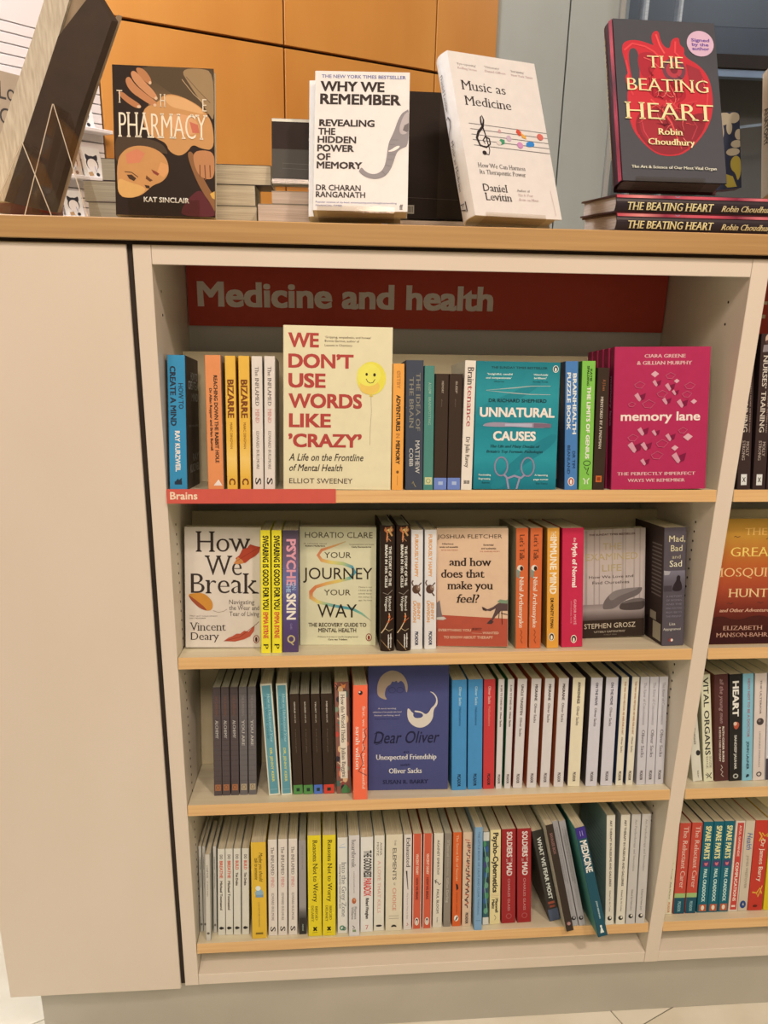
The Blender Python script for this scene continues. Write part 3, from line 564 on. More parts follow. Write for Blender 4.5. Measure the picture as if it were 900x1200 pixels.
for i, (x, tl) in enumerate(((.3982, -.36), (.4226, -.5))):
    spine(2, x, .0255, .0208, .2122, tl, sf=(0, 155, 100, 855), spine='#ded0c8', front='#cfc0b8', group=G2, label='%s of two white FURIOUSLY HAPPY spines with a leaping brown animal' % ('left', 'right')[i],
      S=[('v', 'FURIOUSLY HAPPY', 182, 430, 46, 28, '#d99a62', 'B'), ('e', 45, 500, 34, 26, '#5a3e30'), ('l', [(20, 480), (8, 462), (18, 448)], .0022, '#5a3e30'), ('l', [(60, 520), (82, 540)], .0024, '#5a3e30'), ('l', [(65, 480), (88, 462)], .002, '#5a3e30'), ('e', 62, 492, 16, 14, '#8a6a58'), ('e', 66, 488, 4, 4, '#d9c4b0'),
         ('v', 'JENNY', 575, 682, 66, 24, '#d99a62', 'B'), ('v', 'LAWSON', 568, 695, 32, 24, '#d99a62', 'B'), ('v', 'PICADOR', 750, 832, 50, 26, '#3a3c50', 'B')])
facing(2, .4468, .0425, .1256, .2120, -1.2, -9, .022, ff=(60, 130, 436, 750), spine='#a04836', front='#dcb391', group=G2, label='peach and rust-red book asking and how does that make you feel?, faced out',
  FR=[('P', [(60, 582), (436, 602), (436, 750), (60, 750)], '#b2503c'), ('t', 'JOSHUA FLETCHER', 68, 405, 182, 20, '#4c3c30', 'R'), ('t', 'Hilarious', 92, 152, 214, 8, '#3c2e26', 'B'), ('t', 'tender and accessible', 78, 176, 230, 8, '#3c2e26', 'B'), ('t', 'BETTER THAN THERAPY', 88, 176, 246, 6, '#b2503c'), ('t', 'Essential', 308, 360, 220, 8, '#3c2e26', 'B'), ('t', 'and authentic', 296, 374, 238, 8, '#3c2e26', 'B'), ('t', 'DR SOPHIE MORT', 290, 394, 253, 6, '#b2503c'),
  ('t', 'and how', 130, 348, 325, 42, '#33241e', 'S'), ('t', 'does that', 86, 313, 386, 42, '#33241e', 'S'), ('t', 'make you', 118, 358, 447, 42, '#33241e', 'S'), ('t', 'feel?', 165, 287, 518, 44, '#33241e', 'J'),
  ('P', [(302, 540), (330, 552), (358, 540), (385, 520), (420, 512), (436, 520), (436, 560), (400, 560), (372, 590), (352, 618), (328, 622), (350, 605), (365, 570), (372, 548), (345, 562), (310, 556)], '#5c4440'), ('P', [(380, 512), (395, 500), (425, 505), (436, 500), (436, 522), (400, 520)], '#7a8a6c'), ('l', [(392, 560), (388, 600)], .0012, '#33241e'), ('l', [(404, 560), (406, 632)], .0012, '#33241e'), ('l', [(400, 572), (436, 580)], .0014, '#33241e'), ('P', [(325, 628), (345, 605), (362, 618), (350, 630)], '#4a3632'), ('P', [(300, 538), (318, 546), (325, 562), (305, 556)], '#4a3632'),
  ('P', [(60, 520), (78, 505), (85, 560), (92, 592), (112, 600), (90, 612), (60, 600)], '#7a6a66'), ('P', [(60, 596), (100, 592), (113, 603), (95, 610), (60, 608)], '#c9b8a8'),
  ('t', 'EVERYTHING YOU', 70, 242, 670, 13, '#e0b090', 'B'), ('t', 'SECRETLY', 248, 300, 663, 12, '#33241e', 'J'), ('t', 'WANTED', 303, 388, 683, 12, '#e0b090', 'B'), ('l', [(246, 678), (300, 680)], .0005, '#e0b090'), ('t', 'TO KNOW ABOUT THERAPY', 98, 358, 708, 14, '#e0b090', 'B')])
for i, (x, tt, tl) in enumerate(((.5841, .0218, -1.2), (.6083, .0214, -.87))):
    spine(2, x, .0195, tt, .2151, tl, sf=(0, 132, 100, 765), spine='#cf6437', front='#b0522e', back='#96866a', group=G2, label='%s of two burnt orange Let’s Talk spines' % ('left', 'right')[i],
      S=[('v', 'Let’s Talk', 165, 300, 48, 38, '#4a2c22', 'F'), ('e', 35, 340, 26, 16, '#d9c8b4'), ('e', 45, 342, 14, 12, '#33241e'), ('p', [(5, 345), (30, 355), (25, 395), (8, 385)], '#6a8f84'), ('v', 'Nihal Arthanayake', 385, 655, 45, 34, '#ecd4bc', 'F'), ('l', [(40, 665), (52, 680), (40, 695), (55, 705), (42, 720), (55, 738)], .001, '#7a3c28')],
      BK=[('v', 'Let’s Talk', 35, 60, 12, 12, '#7a6c54', 'F'), ('p', [(0, 70), (40, 68), (40, 100), (0, 100)], '#6a4a3c')])
spine(2, .6402, .0187, .0214, .2150, -1.45, sf=(0, 135, 100, 765), spine='#e09a3e', back='#a87a3a', front='#c4853a', group=G2, label='amber IMMUNE MIND paperback',
  S=[('v', 'THE', 152, 180, 50, 42, '#ead0a8', 'R'), ('v', 'IMMUNE MIND', 182, 480, 50, 52, '#f0dcb8', 'X'), ('v', 'DR MONTY LYMAN', 500, 660, 42, 24, '#3a2a1c', 'X'), ('e', 40, 706, 24, 22, '#e8d8be'), ('e', 40, 706, 19, 18, '#3a2c24'), ('e', 40, 709, 9, 12, '#e8d8be')])
spine(2, .6678, .0223, .0386, .2142, -1.4, sf=(0, 132, 100, 758), spine='#c42c48', front='#a8263e', group=G2, label='thick crimson-pink Myth of Normal paperback',
  S=[('v', 'the', 182, 205, 58, 11, '#e8c4bc'), ('v', 'Myth of Normal', 212, 442, 58, 20, '#efd4ca', 'B'), ('v', 'GABOR MATÉ', 505, 640, 62, 11, '#e08a90', 'B'), ('v', 'WITH DANIEL MATÉ', 512, 632, 44, 6, '#d87c84'), ('e', 58, 716, 14, 22, '#e8d0b8'), ('e', 58, 716, 11, 17, '#3a2424'), ('e', 58, 720, 5, 12, '#e8d0b8')])
facing(2, .7212, .0740, .1205, .2030, -2.0, 0, .02, ff=(84, 140, 508, 888), spine='#8a7568', front='#b59f92', group=G2, label='muted cover of curtains and a heaped grey pillow, set back on the second shelf',
  FR=[('g', 84, 140, 508, 690, ['#b8a294', '#bca598', '#c2ada2', '#b8a49c'])] + [('g', x, 140, x+wd, 660, ['#a58f82', '#ad988c', '#a39088']) for x, wd in ((110, 14), (165, 10), (200, 8), (285, 9), (352, 14), (372, 8), (430, 10), (468, 9))]
  + [('g', 84, 655, 508, 770, ['#8f7c76', '#a39088', '#7a6862', '#4a3b35']), ('r', 84, 765, 508, 888, '#35271f'), ('p', [(225, 690), (232, 640), (262, 600), (300, 565), (380, 550), (478, 548), (492, 552), (478, 588), (440, 612), (395, 625), (345, 655), (300, 690), (255, 692)], '#6e605b'), ('p', [(262, 600), (300, 565), (380, 550), (478, 548), (420, 575), (340, 600), (280, 640)], '#857670'),
     ('p', [(335, 690), (345, 655), (390, 635), (450, 622), (508, 625), (508, 702), (430, 706), (360, 702)], '#50433e'), ('p', [(345, 660), (390, 637), (450, 624), (508, 628), (508, 645), (420, 650)], '#6e605a'),
     ('t', 'THE SUNDAY TIMES BESTSELLER', 134, 440, 182, 12, '#6a4a44', 'B'), ('t', 'THE', 225, 348, 280, 45, '#b39a6c'), ('t', 'EXAMINED', 112, 456, 350, 45, '#b39a6c'), ('t', 'LIFE', 222, 350, 428, 46, '#b39a6c'), ('t', 'How We Love and', 135, 428, 475, 19, '#5a4a44', 'R'), ('t', 'Find Ourselves', 158, 402, 515, 20, '#5a4a44', 'R'), ('t', 'STEPHEN GROSZ', 104, 446, 822, 34, '#d0b89c'), ('t', '‘UTTERLY CAPTIVATING’', 168, 378, 853, 12, '#a8947e', 'B'), ('t', 'SUNDAY TIMES', 235, 320, 872, 7, '#8a7866')])
spine(2, .8512, .0192, .0405, .2146, -1.5, sf=(604, 160, 748, 940), spine='#574c50', back='#43322e', front='#4a3f42', group=G2, label='thick slate-purple Mad, Bad and Sad paperback at the shelf’s end',
  S=[('t', 'Mad,', 635, 740, 253, 40, '#d8c498', 'R'), ('t', 'Bad', 648, 722, 315, 40, '#d8c498', 'R'), ('t', 'and', 657, 712, 363, 24, '#b9a888'), ('t', 'Sad', 642, 722, 416, 40, '#e6d6b4', 'R'), ('g', 606, 442, 746, 578, ['#7a7078', '#655a60', '#544a50']), ('p', [(604, 440), (650, 446), (640, 468), (610, 470)], '#a59a98'), ('p', [(660, 578), (668, 540), (690, 505), (688, 482), (702, 470), (716, 482), (712, 505), (725, 530), (728, 578)], '#2e2426'), ('r', 608, 540, 660, 578, '#473c40')]
  + [('t', s, 625, 728, y, 12, '#857880') for s, y in (('A HISTORY', 617), ('OF WOMEN', 643), ('AND THE', 669), ('MIND DOCTORS', 696), ('FROM 1800 TO', 723), ('THE PRESENT', 750))]
  + [('t', 'Lisa', 650, 688, 803, 18, '#d8c8b4'), ('t', 'Appignanesi', 610, 725, 836, 16, '#d8c8b4'), ('e', 662, 902, 14, 12, '#a03c30'), ('e', 668, 902, 8, 9, '#e0d0c0')],
  BK=[('r', 62+i % 2, 15+i*3.3, 94, 16.2+i*3.3, '#7c6a62') for i in range(14)]+[('r', 60, 74, 80, 81, '#a89680'), ('r', 70, 82, 96, 97, '#b4a288'), ('p', [(20, 84), (55, 80), (55, 100), (20, 100)], '#2a1f1e')])
facing(2, .9295, .022, .1600, .2297, 0, 0, .025, ff=(225, 205, 760, 1010), spine='#7c3a24', front='#b87a30', group=H2g, glossy=True, label='sunset-coloured GREAT MOSQUITO HUNT cover faced out in the neighbouring bookcase',
  FR=[('g', 225, 205, 760, 1010, ['#b88636', '#ba8234', '#b8692e', '#b4532c', '#a0442c', '#742e22', '#46201a', '#38191a']), ('t', 'THE', 445, 583, 308, 44, '#e0ab5c', 'F'), ('t', 'GREAT', 365, 655, 444, 58, '#ecc768', 'F'), ('t', 'MOSQUITO', 258, 725, 573, 56, '#e8b87a', 'F'), ('t', 'HUNT', 365, 612, 704, 54, '#ecc088', 'F'), ('t', 'and Other Adventures', 315, 642, 800, 22, '#dca888', 'J'), ('t', 'ELIZABETH', 346, 592, 917, 27, '#cf9a80', 'F'), ('t', 'MANSON-BAHR', 303, 630, 962, 27, '#cf9a80', 'F')]
   + [('l', [(x-16, y), (x-4, y-6), (x+2, y+4), (x+22, y-4)], .0012, '#5a3020') for x, y in ((395, 320), (595, 335), (375, 745), (565, 742))] + [('p', [(225, 850), (330, 820), (420, 860), (560, 815), (660, 850), (760, 820), (760, 880), (225, 880)], '#4a211b')])

# --- third shelf
for i, (x, tl) in enumerate(((.0436, .1), (.0587, .2), (.0746, .25), (.0908, .22), (.1068, .3))):
    a = i < 3
    spine(3, x, .0346, .0145, .2072, tl, sf=(0, 178, 100, 812), spine='#584a48' if a else '#6c625f', front='#3a2c26', pages=M_PAGES_DIM, group=G3,
      label=('dark brown mottled spine, %s of three alike at the shelf’s left' % ('first', 'second', 'third')[i]) if a else ('grey mottled spine, %s of the pair next to the dark brown three' % ('left', 'right')[i-3]),
      S=[('r', 6, 185+j*30, 94, 186.5+j*30, '#4a3d3b' if a else '#5c5350') for j in range(20)] + [('v', 'THE SURPRISING', 225, 345, 50, 30, '#7c5444' if a else '#8c7f78', 'F'), ('v', 'ALCHEMY' if a else 'YOU ARE', 368, 475 if a else 520, 50, 34, '#c6b8aa', 'F'), ('r', 15, 745, 88, 782, '#a56a48' if a else '#b09a7c'), ('o', 50, 763, 20, 11, .0007, '#5c3a2c')])
for i, (x, off, tt, tl) in enumerate(((.1441, .0283, .0210, -3.6), (.1672, .0281, .0200, -2.2))):
    spine(3, x, off, tt, .214, tl, sf=(0, 158, 100, 812), spine='#dcd0b8', front='#a89c88', group=G3, label='%s of two leaning cream spines with teal panels' % ('left', 'right')[i],
      S=[('r', 12, 168, 88, 802, '#64949c'), ('v', 'How to Understand Your', 215, 500, 64, 22, '#b9cfc4', 'I'), ('v', 'Inner World, Gently', 230, 480, 36, 20, '#2c5a62', 'I'), ('v', 'DR. JENNY KERR', 532, 732, 50, 20, '#cfc26a', 'B'), ('r', 20, 775, 80, 777, '#9ab8b8')])
for i, (x, off, tt, tl, c, wd) in enumerate(((.1895, .0300, .0175, -1.9, '#5a8a4a', 'GENIUS'), (.2083, .0290, .0177, -1.9, '#5a8a4a', 'SACRED'), (.2272, .0288, .0167, -1.65, '#5470b4', 'TRUST'), (.2452, .0288, .0204, -1.4, '#cf4636', 'MIND'))):
    spine(3, x, off, tt, .193, tl, sf=(0, 218, 100, 805), spine='#3c2d23', front='#2c211a', group=G3, pages=M_PAGES_DIM, label='small dark brown book with a %s foot on the third shelf' % ('green', 'green', 'blue', 'red')[i] if i > 1 else '%s of two small dark brown books with green feet' % ('left', 'right')[i],
      S=[('v', wd, 262, 330, 50, 13, '#b8a896', 'B'), ('v', 'AND LIFE', 335, 385, 50, 11, '#a89886', 'B'), ('v', 'A very short guide', 420, 560, 50, 9, '#6c5c4e'), ('r', 0, 750, 100, 805, c), ('r', 33, 768, 67, 788, '#2c3a30')])
spine(3, .2696, .0276, .0265, .2148, -1.15, sf=(65, 165, 172, 900), spine='#8a5a4c', front='#6a4a3c', group=G3, label='flower-patterned spine with a white strip reading How the World Thinks',
  S=[it for j in range(22) for it in (('e', 72+(j*37) % 92, 180+j*32.5, 12+(j*7) % 9, 16+(j*5) % 12, ('#d9785a', '#e0ae7c', '#4f6a5e', '#3c3238', '#c4483c', '#7c8a70')[j % 6]), ('l', [(68+(j*53) % 60, 175+j*32), (90+(j*31) % 60, 200+j*32), (78+(j*41) % 70, 215+j*32)], .0018, ('#2e2a30', '#d8b896', '#b23c34')[j % 3]))]
    + [('p', [(110, 170), (130, 185), (150, 175), (140, 205), (120, 200)], '#e58a4c'), ('r', 96, 225, 150, 797, '#e2d0b8'), ('v', 'How the World Thinks', 245, 560, 54, 26, '#54463c', 'F'), ('v', 'Julian Baggini', 592, 790, 54, 26, '#54463c', 'F'), ('p', [(100, 870), (130, 835), (165, 870), (160, 895), (100, 895)], '#4f7a4a')])
spine(3, .2990, .0025, .0260, .2169, -.1, sf=(190, 185, 284, 940), spine='#fb6a48', front='#d85a3c', group=G3, label='luminous coral spine pushed out to the shelf edge',
  S=[('v', 'first, we make the beast beautiful', 320, 870, 74, 20, '#f4c4ae', 'F'), ('v', 'sarah wilson', 455, 740, 32, 30, '#f6d4c2', 'F'), ('e', 238, 235, 14, 14, '#3a2a28'), ('e', 232, 230, 6, 6, '#e0c8b8'), ('l', [(284, 465), (262, 480), (275, 520), (255, 560), (266, 600), (240, 640), (255, 700), (225, 750), (280, 780)], .0012, '#5a3034')])
facing(3, .3282, .0365, .1505, .2405, -.3, -2.2, .025, ff=(290, 52, 820, 878), spine='#3f3e5e', front='#4c4c75', group=G3, label='navy-violet cover with a drawn bob haircut and white beard, faced out',
  FR=[('p', [(350, 232), (352, 170), (372, 120), (410, 90), (450, 78), (500, 92), (535, 130), (552, 180), (546, 228), (538, 222), (530, 170), (505, 145), (485, 165), (478, 145), (462, 158), (448, 150), (440, 172), (415, 185), (402, 215), (400, 250), (418, 272), (395, 270), (365, 255)], '#a88f78'), ('o', 448, 210, 22, 18, .0008, '#37375a'), ('o', 500, 210, 22, 18, .0008, '#37375a'),
   ('p', [(548, 330), (562, 335), (575, 355), (590, 365), (585, 380), (600, 398), (640, 396), (655, 380), (640, 362), (600, 358), (592, 345), (640, 352), (668, 375), (690, 360), (705, 330), (722, 318), (738, 290), (735, 260), (715, 235), (690, 220), (720, 228), (745, 262), (748, 310), (720, 340), (718, 400), (690, 440), (650, 462), (610, 460), (570, 435), (548, 395)], '#d6c4b2'),
   ('t', 'A most moving', 355, 475, 335, 10, '#bcae b0'.replace(' ', ''), 'S'), ('t', 'celebration of two people who loved', 322, 510, 358, 10, '#bcaeb0', 'S'), ('t', 'letter-writing and', 332, 500, 380, 10, '#bcaeb0', 'S'), ('t', 'friendship and science', 335, 495, 403, 8, '#33335a'),
   ('t', 'Dear Oliver', 328, 762, 562, 78, '#26253c', 'H'), ('l', [(330, 500), (360, 482), (395, 500), (380, 560), (340, 570)], .001, '#26253c'), ('t', 'an', 523, 560, 628, 14, '#26253c', 'H'), ('t', 'Unexpected Friendship', 342, 742, 672, 34, '#ddd0c4', 'S'), ('t', 'with', 505, 568, 716, 16, '#26253c', 'H'), ('t', 'Oliver Sacks', 428, 646, 765, 34, '#ddd0c4', 'S'), ('t', 'SUSAN R. BARRY', 388, 690, 836, 26, '#2a2a46', 'S')])
for i, (x, off, tt) in enumerate(((.4852, .0263, .0279), (.5158, .0269, .0275))):
    spine(3, x, off, tt, .2145, -.74, sf=(0, 150, 100, 880), spine='#4b89b5', front='#3f769e', group=G3, label='%s of two sky-blue spines on the third shelf' % ('left', 'right')[i],
      S=[('v', 'Oliver Sacks', 195, 318, 55, 16, '#b8cbd4'), ('v', 'Hallucinations', 332, 452, 55, 15, '#2d5476'), ('v', 'PICADOR', 775, 857, 50, 20, '#25384c', 'B')])
spine(3, .5452, .0272, .0215, .2139, -.7, sf=(0, 148, 100, 875), spine='#c43c3c', front='#a83434', group=G3, label='scarlet spine between the sky-blue pair and the white ones',
  S=[('v', 'Oliver Sacks', 192, 308, 50, 22, '#e0b4a4'), ('v', 'Hallucinations', 325, 455, 50, 20, '#d8806c'), ('v', 'PICADOR', 772, 850, 50, 24, '#3a2424', 'B')])
def sacks(x, off, tt, h, tl, side, txts, label, base='#d6c6be', picador=True):
    S = [('v', s, a, b, 52, hf, c, st) for s, a, b, hf, c, st in txts]
    if picador: S.append(('v', 'PICADOR', 775, 838, 50, min(34, .0050/tt*100), '#5c504c', 'B'))
    return spine(3, x, off, tt, h, tl, sf=(0, 148, 100, 870), spine=base, front=side, back=side, group=G3, label=label, S=S)
LEG = [('A LEG TO STAND ON', 185, 350, 26, '#5c504c', 'B'), ('Oliver Sacks', 360, 460, 26, '#5c504c', 'B')]
sacks(.5694, .0269, .0115, .2139, .15, '#3f7a50', LEG, 'left of two slim white spines with green covers')
sacks(.5858, .0268, .0122, .2139, .55, '#3f7a50', LEG, 'right of two slim white spines with green covers')
sacks(.6024, .0265, .0178, .2137, 1.1, '#c04438', [('UNCLE TUNGSTEN', 185, 385, 24, '#4a3e3a', 'B'), ('Oliver Sacks', 400, 525, 24, '#4a3e3a', 'R')], 'white UNCLE TUNGSTEN spine with a red cover')
for i, (x, tt) in enumerate(((.6288, .0188), (.6547, .0183), (.6811, .0190))):
    sacks(x, .0266, tt, .2134, 1.02, '#b8623c', [('MIGRAINE', 185, 292, 24, '#4a3e3a', 'B'), ('Oliver Sacks', 310, 437, 24, '#5c504c', 'R')], '%s of three white MIGRAINE spines with rust covers' % ('left', 'middle', 'right')[i])
sacks(.7083, .0268, .0237, .2134, .95, '#4a3448', [('AWAKENINGS', 175, 318, 21, '#4a3e3a', 'B'), ('Oliver Sacks', 335, 462, 21, '#5c504c', 'R')], 'cream AWAKENINGS spine with a plum cover', '#e3cfae')
for i, (x, tt) in enumerate(((.7427, .0225), (.7718, .0234))):
    sacks(x, .0252, tt, .2135, .93, '#54463e', [('ON THE MOVE', 180, 330, 20, '#4a4656', 'B'), ('Oliver Sacks', 347, 470, 20, '#5c504c', 'R')], '%s of two lilac-white ON THE MOVE spines' % ('left', 'right')[i], '#cfc2c2')
for i, (x, tl) in enumerate(((.8015, .9), (.8213, 1.1))):
    sacks(x, .0246, .0140, .2134, tl, '#3a4a6c', [('THE MAN WHO MISTOOK HIS WIFE FOR A HAT', 175, 528, 22, '#a8734c', 'B'), ('Oliver Sacks', 545, 648, 22, '#5c504c', 'R')], '%s of two slim cream spines about a wife mistaken for a HAT' % ('left', 'right')[i], '#dfcdb4')
for i, x in enumerate((.8424, .8606, .8788)):
    sacks(x, .0243, .0172, .2134, -.2, '#b8a8a4', [('The River of Consciousness', 185, 468, 30, '#94888a', 'F'), ('Oliver Sacks', 500, 685, 34, '#6a5e62', 'F')], '%s of three lilac-grey River of Consciousness spines' % ('left', 'middle', 'right')[i], '#c9bcba')
# neighbour, third shelf
spine(3, .9575, .0294, .0190, .1989, -7.6, sf=(0, 130, 100, 915), spine='#d9cbb6', front='#c0b098', group=H3g, label='leaning white paperback half hidden by the white upright',
  S=[('v', 'The Diagnosis', 420, 620, 55, 24, '#6c6054'), ('e', 75, 690, 22, 22, '#33302e'), ('v', 'faber', 830, 890, 60, 14, '#6c6054')])
spine(3, .9788, .0280, .0190, .2143, -5.1, sf=(0, 130, 100, 925), spine='#dcd0ae', front='#b8a888', group=H3g, label='leaning cream VITAL ORGANS paperback',
  S=[('v', 'VITAL ORGANS', 150, 728, 50, 52, '#33302a', 'R'), ('v', 'SUZIE', 738, 828, 74, 22, '#8a7c68', 'F'), ('v', 'EDGE', 738, 828, 40, 22, '#8a7c68', 'F'), ('l', [(20, 870), (45, 890), (35, 860), (60, 885), (80, 862)], .0018, '#2c2a26'), ('l', [(30, 900), (55, 885), (80, 905)], .0015, '#2c2a26')])
spine(3, 1.0006, .0277, .0274, .2141, -3.7, sf=(0, 130, 100, 920), spine='#54302c', back='#7c4430', front='#46282a', group=H3g, label='maroon all the young men paperback',
  S=[('v', 'all the young men', 165, 490, 52, 26, '#a8827c', 'H'), ('v', 'RUTH COKER BURKS', 515, 780, 62, 13, '#d9c4b0', 'B'), ('v', '& KEVIN CARR O’LEARY', 515, 775, 38, 12, '#c9b4a0', 'B'), ('l', [(45, 800), (55, 820), (42, 835), (58, 855), (45, 870), (62, 890)], .0012, '#c9b4a0')])
spine(3, 1.0291, .0266, .0247, .2142, -3.3, sf=(0, 130, 100, 915), spine='#2c2824', front='#242020', group=H3g, glossy=True, label='black HEART paperback with big white capitals',
  S=[('v', 'HEART', 180, 440, 48, 46, '#e6ddd2', 'X'), ('p', [(30, 500), (45, 478), (70, 480), (80, 505), (60, 535), (40, 530)], '#b4543c'), ('e', 45, 492, 14, 14, '#d9b49c'), ('v', 'SANDEEP JAUHAR', 575, 830, 48, 18, '#c9bdae', 'B'), ('e', 50, 880, 22, 18, '#b8b0a4'), ('e', 50, 880, 12, 10, '#2c2824')])
spine(3, 1.0545, .0265, .0210, .2148, -3.0, sf=(0, 122, 100, 915), spine='#86b4bf', front='#6f9aa6', group=H3g, label='pale blue HOW NOT TO BE A DOCTOR paperback',
  S=[('v', 'HOW NOT TO BE A DOCTOR', 160, 592, 55, 22, '#a0707c', 'B'), ('v', 'JOHN LAUNER', 622, 832, 52, 22, '#33424c', 'B'), ('p', [(35, 885), (45, 865), (70, 870), (60, 890), (72, 880), (40, 895)], '#2c3a44')])
spine(3, 1.0764, .0267, .0240, .2147, -2.4, sf=(0, 122, 100, 910), spine='#d9c2b4', front='#b8a494', group=H3g, label='pinkish-white paperback with a dark round ball on its spine',
  S=[('v', 'THE ULTERIOR', 170, 422, 50, 14, '#8c7c74', 'B'), ('e', 50, 475, 30, 26, '#4c403c'), ('e', 44, 468, 12, 10, '#7c6c64'), ('v', 'LEONARD MORGAN', 548, 812, 50, 12, '#a8988c', 'B'), ('o', 50, 865, 18, 14, .002, '#2e2622')])
spine(3, 1.1013, .0267, .0255, .2146, -2.0, sf=(0, 122, 100, 910), spine='#cdc0be', front='#b0a4a4', group=H3g, label='pale lilac spine with a dark foot, cut by the photo’s edge',
  S=[('r', 0, 750, 100, 910, '#4a4248'), ('v', 'MEDICAL HISTORY', 180, 560, 50, 22, '#4a4248', 'B')])

# --- bottom shelf
for i, (x, off, tt, h, tl) in enumerate(((.0022, .0400, .0058, .1788, -.1), (.0088, .0395, .0060, .1788, .1), (.0175, .0112, .0088, .1781, .42), (.0285, .0355, .0064, .1802, .59))):
    spine(4, x, off, tt, h, tl, sf=(0, 350, 100, 910), spine='#cbbcab', front='#bdae9d', group=G4, label='very thin pale pamphlet, %s from the left end' % ('first', 'second', 'third', 'fourth')[i],
      S=[('v', 'a small book', 420, 500, 50, 34, '#6c6056'), ('v', 'of short steps', 520, 620, 50, 30, '#948676'), logo(860, '#6c6056', 8, 50, 30)])
for i, (x, wd, c, wh) in enumerate(((.0382, 'BREATHE', 555, 'Michael Townsend'), (.0532, 'BREATHE', 555, 'Michael Townsend'), (.0686, 'BUILD', 500, 'Tim Drake'), (.0847, 'BUILD', 500, 'Tim Drake'))):
    spine(4, x, .027-.0004*i, .0140, .1792, .72, sf=(0, 362, 100, 932), spine='#d9cbb8', front='#bdae9d', group=G4, label='%s of the two slim white spines with red %s' % ('left' if i % 2 == 0 else 'right', wd),
      S=[('v', 'DO', 400, 430, 50, 36, '#7c7066', 'B'), ('v', wd, 440, c, 50, 40, '#cf6450', 'X'), ('v', wh, c+18, c+(210 if i < 2 else 105), 48, 30, '#54483e', 'B'), ('e', 45, 886, 26, 10, '#33302c'), ('r', 40, 880, 80, 892, '#33302c')])
spine(4, .1058, .0118, .0284, .1987, -.1, sf=(0, 322, 100, 955), spine='#dfae3a', front='#c2952e', group=G4, label='ochre yellow spine with a small blue cloud drawing',
  S=[('v', 'Maybe you should', 390, 580, 66, 24, '#54421e', 'H'), ('v', 'talk to someone', 425, 565, 36, 24, '#54421e', 'H'), ('e', 52, 655, 28, 26, '#8fa8b4'), ('e', 45, 622, 18, 16, '#dfe0d4'), ('r', 28, 665, 80, 682, '#7890a4'), ('v', 'LORI GOTTLIEB THERAPIST', 715, 880, 50, 10, '#a8843a'), ('r', 25, 915, 75, 928, '#7c6224')])
inflamed(4, .1372, .0183, .0172, .1995, .15, 'left of three white INFLAMED MIND spines on the bottom shelf', G4)
inflamed(4, .1560, .0182, .0174, .1997, .4, 'middle of three white INFLAMED MIND spines on the bottom shelf', G4)
inflamed(4, .1760, .0180, .0170, .1999, .3, 'right of three white INFLAMED MIND spines on the bottom shelf', G4)
spine(4, .1965, .0180, .0142, .1957, .05, sf=(0, 310, 100, 930), spine='#9c8f88', front='#6c625c', pages=M_PAGES_DIM, group=G4, label='narrow grey spine with a black foot between white and yellow books',
  S=[('v', 'THE CARE OF THE MIND', 340, 500, 50, 20, '#857a74'), ('g', 0, 745, 100, 820, ['#9c8f88', '#6a605a', '#4a443e']), ('r', 0, 820, 100, 930, '#3a342e'), ('v', 'novel', 862, 905, 55, 22, '#a8b49c')])
for i, (x, tt, tl) in enumerate(((.2150, .0260, -.35), (.2425, .0252, .1))):
    spine(4, x, .0110-.0004*i, tt, .2088, tl, sf=(0, 275, 100, 940), spine='#e2c42a', front='#c4a822', group=G4, label='%s of two bright yellow Reasons Not to Worry spines' % ('left', 'right')[i],
      S=[('v', 'Reasons Not to Worry', 305, 712, 56, 34, '#40381c', 'F'), ('v', 'BRIGID', 742, 835, 62, 18, '#6c5c24', 'F'), ('v', 'DELANEY', 738, 845, 32, 18, '#6c5c24', 'F'), ('l', [(38, 880), (62, 905)], .003, '#2c2818'), ('l', [(62, 880), (38, 905)], .003, '#2c2818'), ('r', 32, 915, 68, 917, '#6c5c24')])
spine(4, .2720, .0160, .0200, .1997, -.1, sf=(0, 290, 100, 920), spine='#e0d2c2', group=G4, label='white Into the Grey Zone paperback with a green round emblem',
  S=[('l', [(30, 340), (70, 330)], .0006, '#8aa4c0'), ('r', 15, 352, 80, 356, '#8aa4c0'), ('v', 'Into the Grey Zone', 450, 812, 62, 42, '#8c8680', 'F'), ('v', 'Exploring the border between life and death', 465, 755, 25, 13, '#5c5650'), ('o', 45, 885, 20, 13, .0025, '#4f8264'), ('o', 65, 890, 14, 10, .0016, '#3a6450')])
spine(4, .2940, .0056, .0206, .2090, -.15, sf=(0, 275, 100, 940), spine='#d5c6bc', group=G4, label='pale heartbreak paperback with a small orange emblem',
  S=[('v', 'heartbreak', 302, 488, 45, 38, '#7c7670', 'F'), ('v', 'a personal and scientific journey', 510, 655, 50, 14, '#a89a90'), ('e', 48, 705, 20, 20, '#b4603c'), ('e', 52, 698, 9, 9, '#d08a5c'), ('v', 'Florence', 745, 828, 62, 22, '#7c7670'), ('v', 'Williams', 745, 828, 34, 22, '#7c7670'), ('l', [(35, 870), (55, 885), (35, 890)], .0014, '#54504c'), ('r', 35, 897, 65, 912, '#7c8a60')])
spine(4, .3168, .0167, .0245, .1985, 0, sf=(0, 288, 100, 912), spine='#e2d4c6', group=G4, label='white GOODNESS PARADOX paperback with black and red lettering',
  S=[('v', 'THE GOODNESS', 375, 552, 56, 58, '#33302e', 'X'), ('v', 'PARADOX', 558, 675, 56, 56, '#cf4c48', 'X'), ('v', 'Richard Wrangham', 688, 826, 55, 24, '#33302e', 'X'), ('l', [(40, 870), (60, 868), (48, 895)], .0014, '#c4504c')])
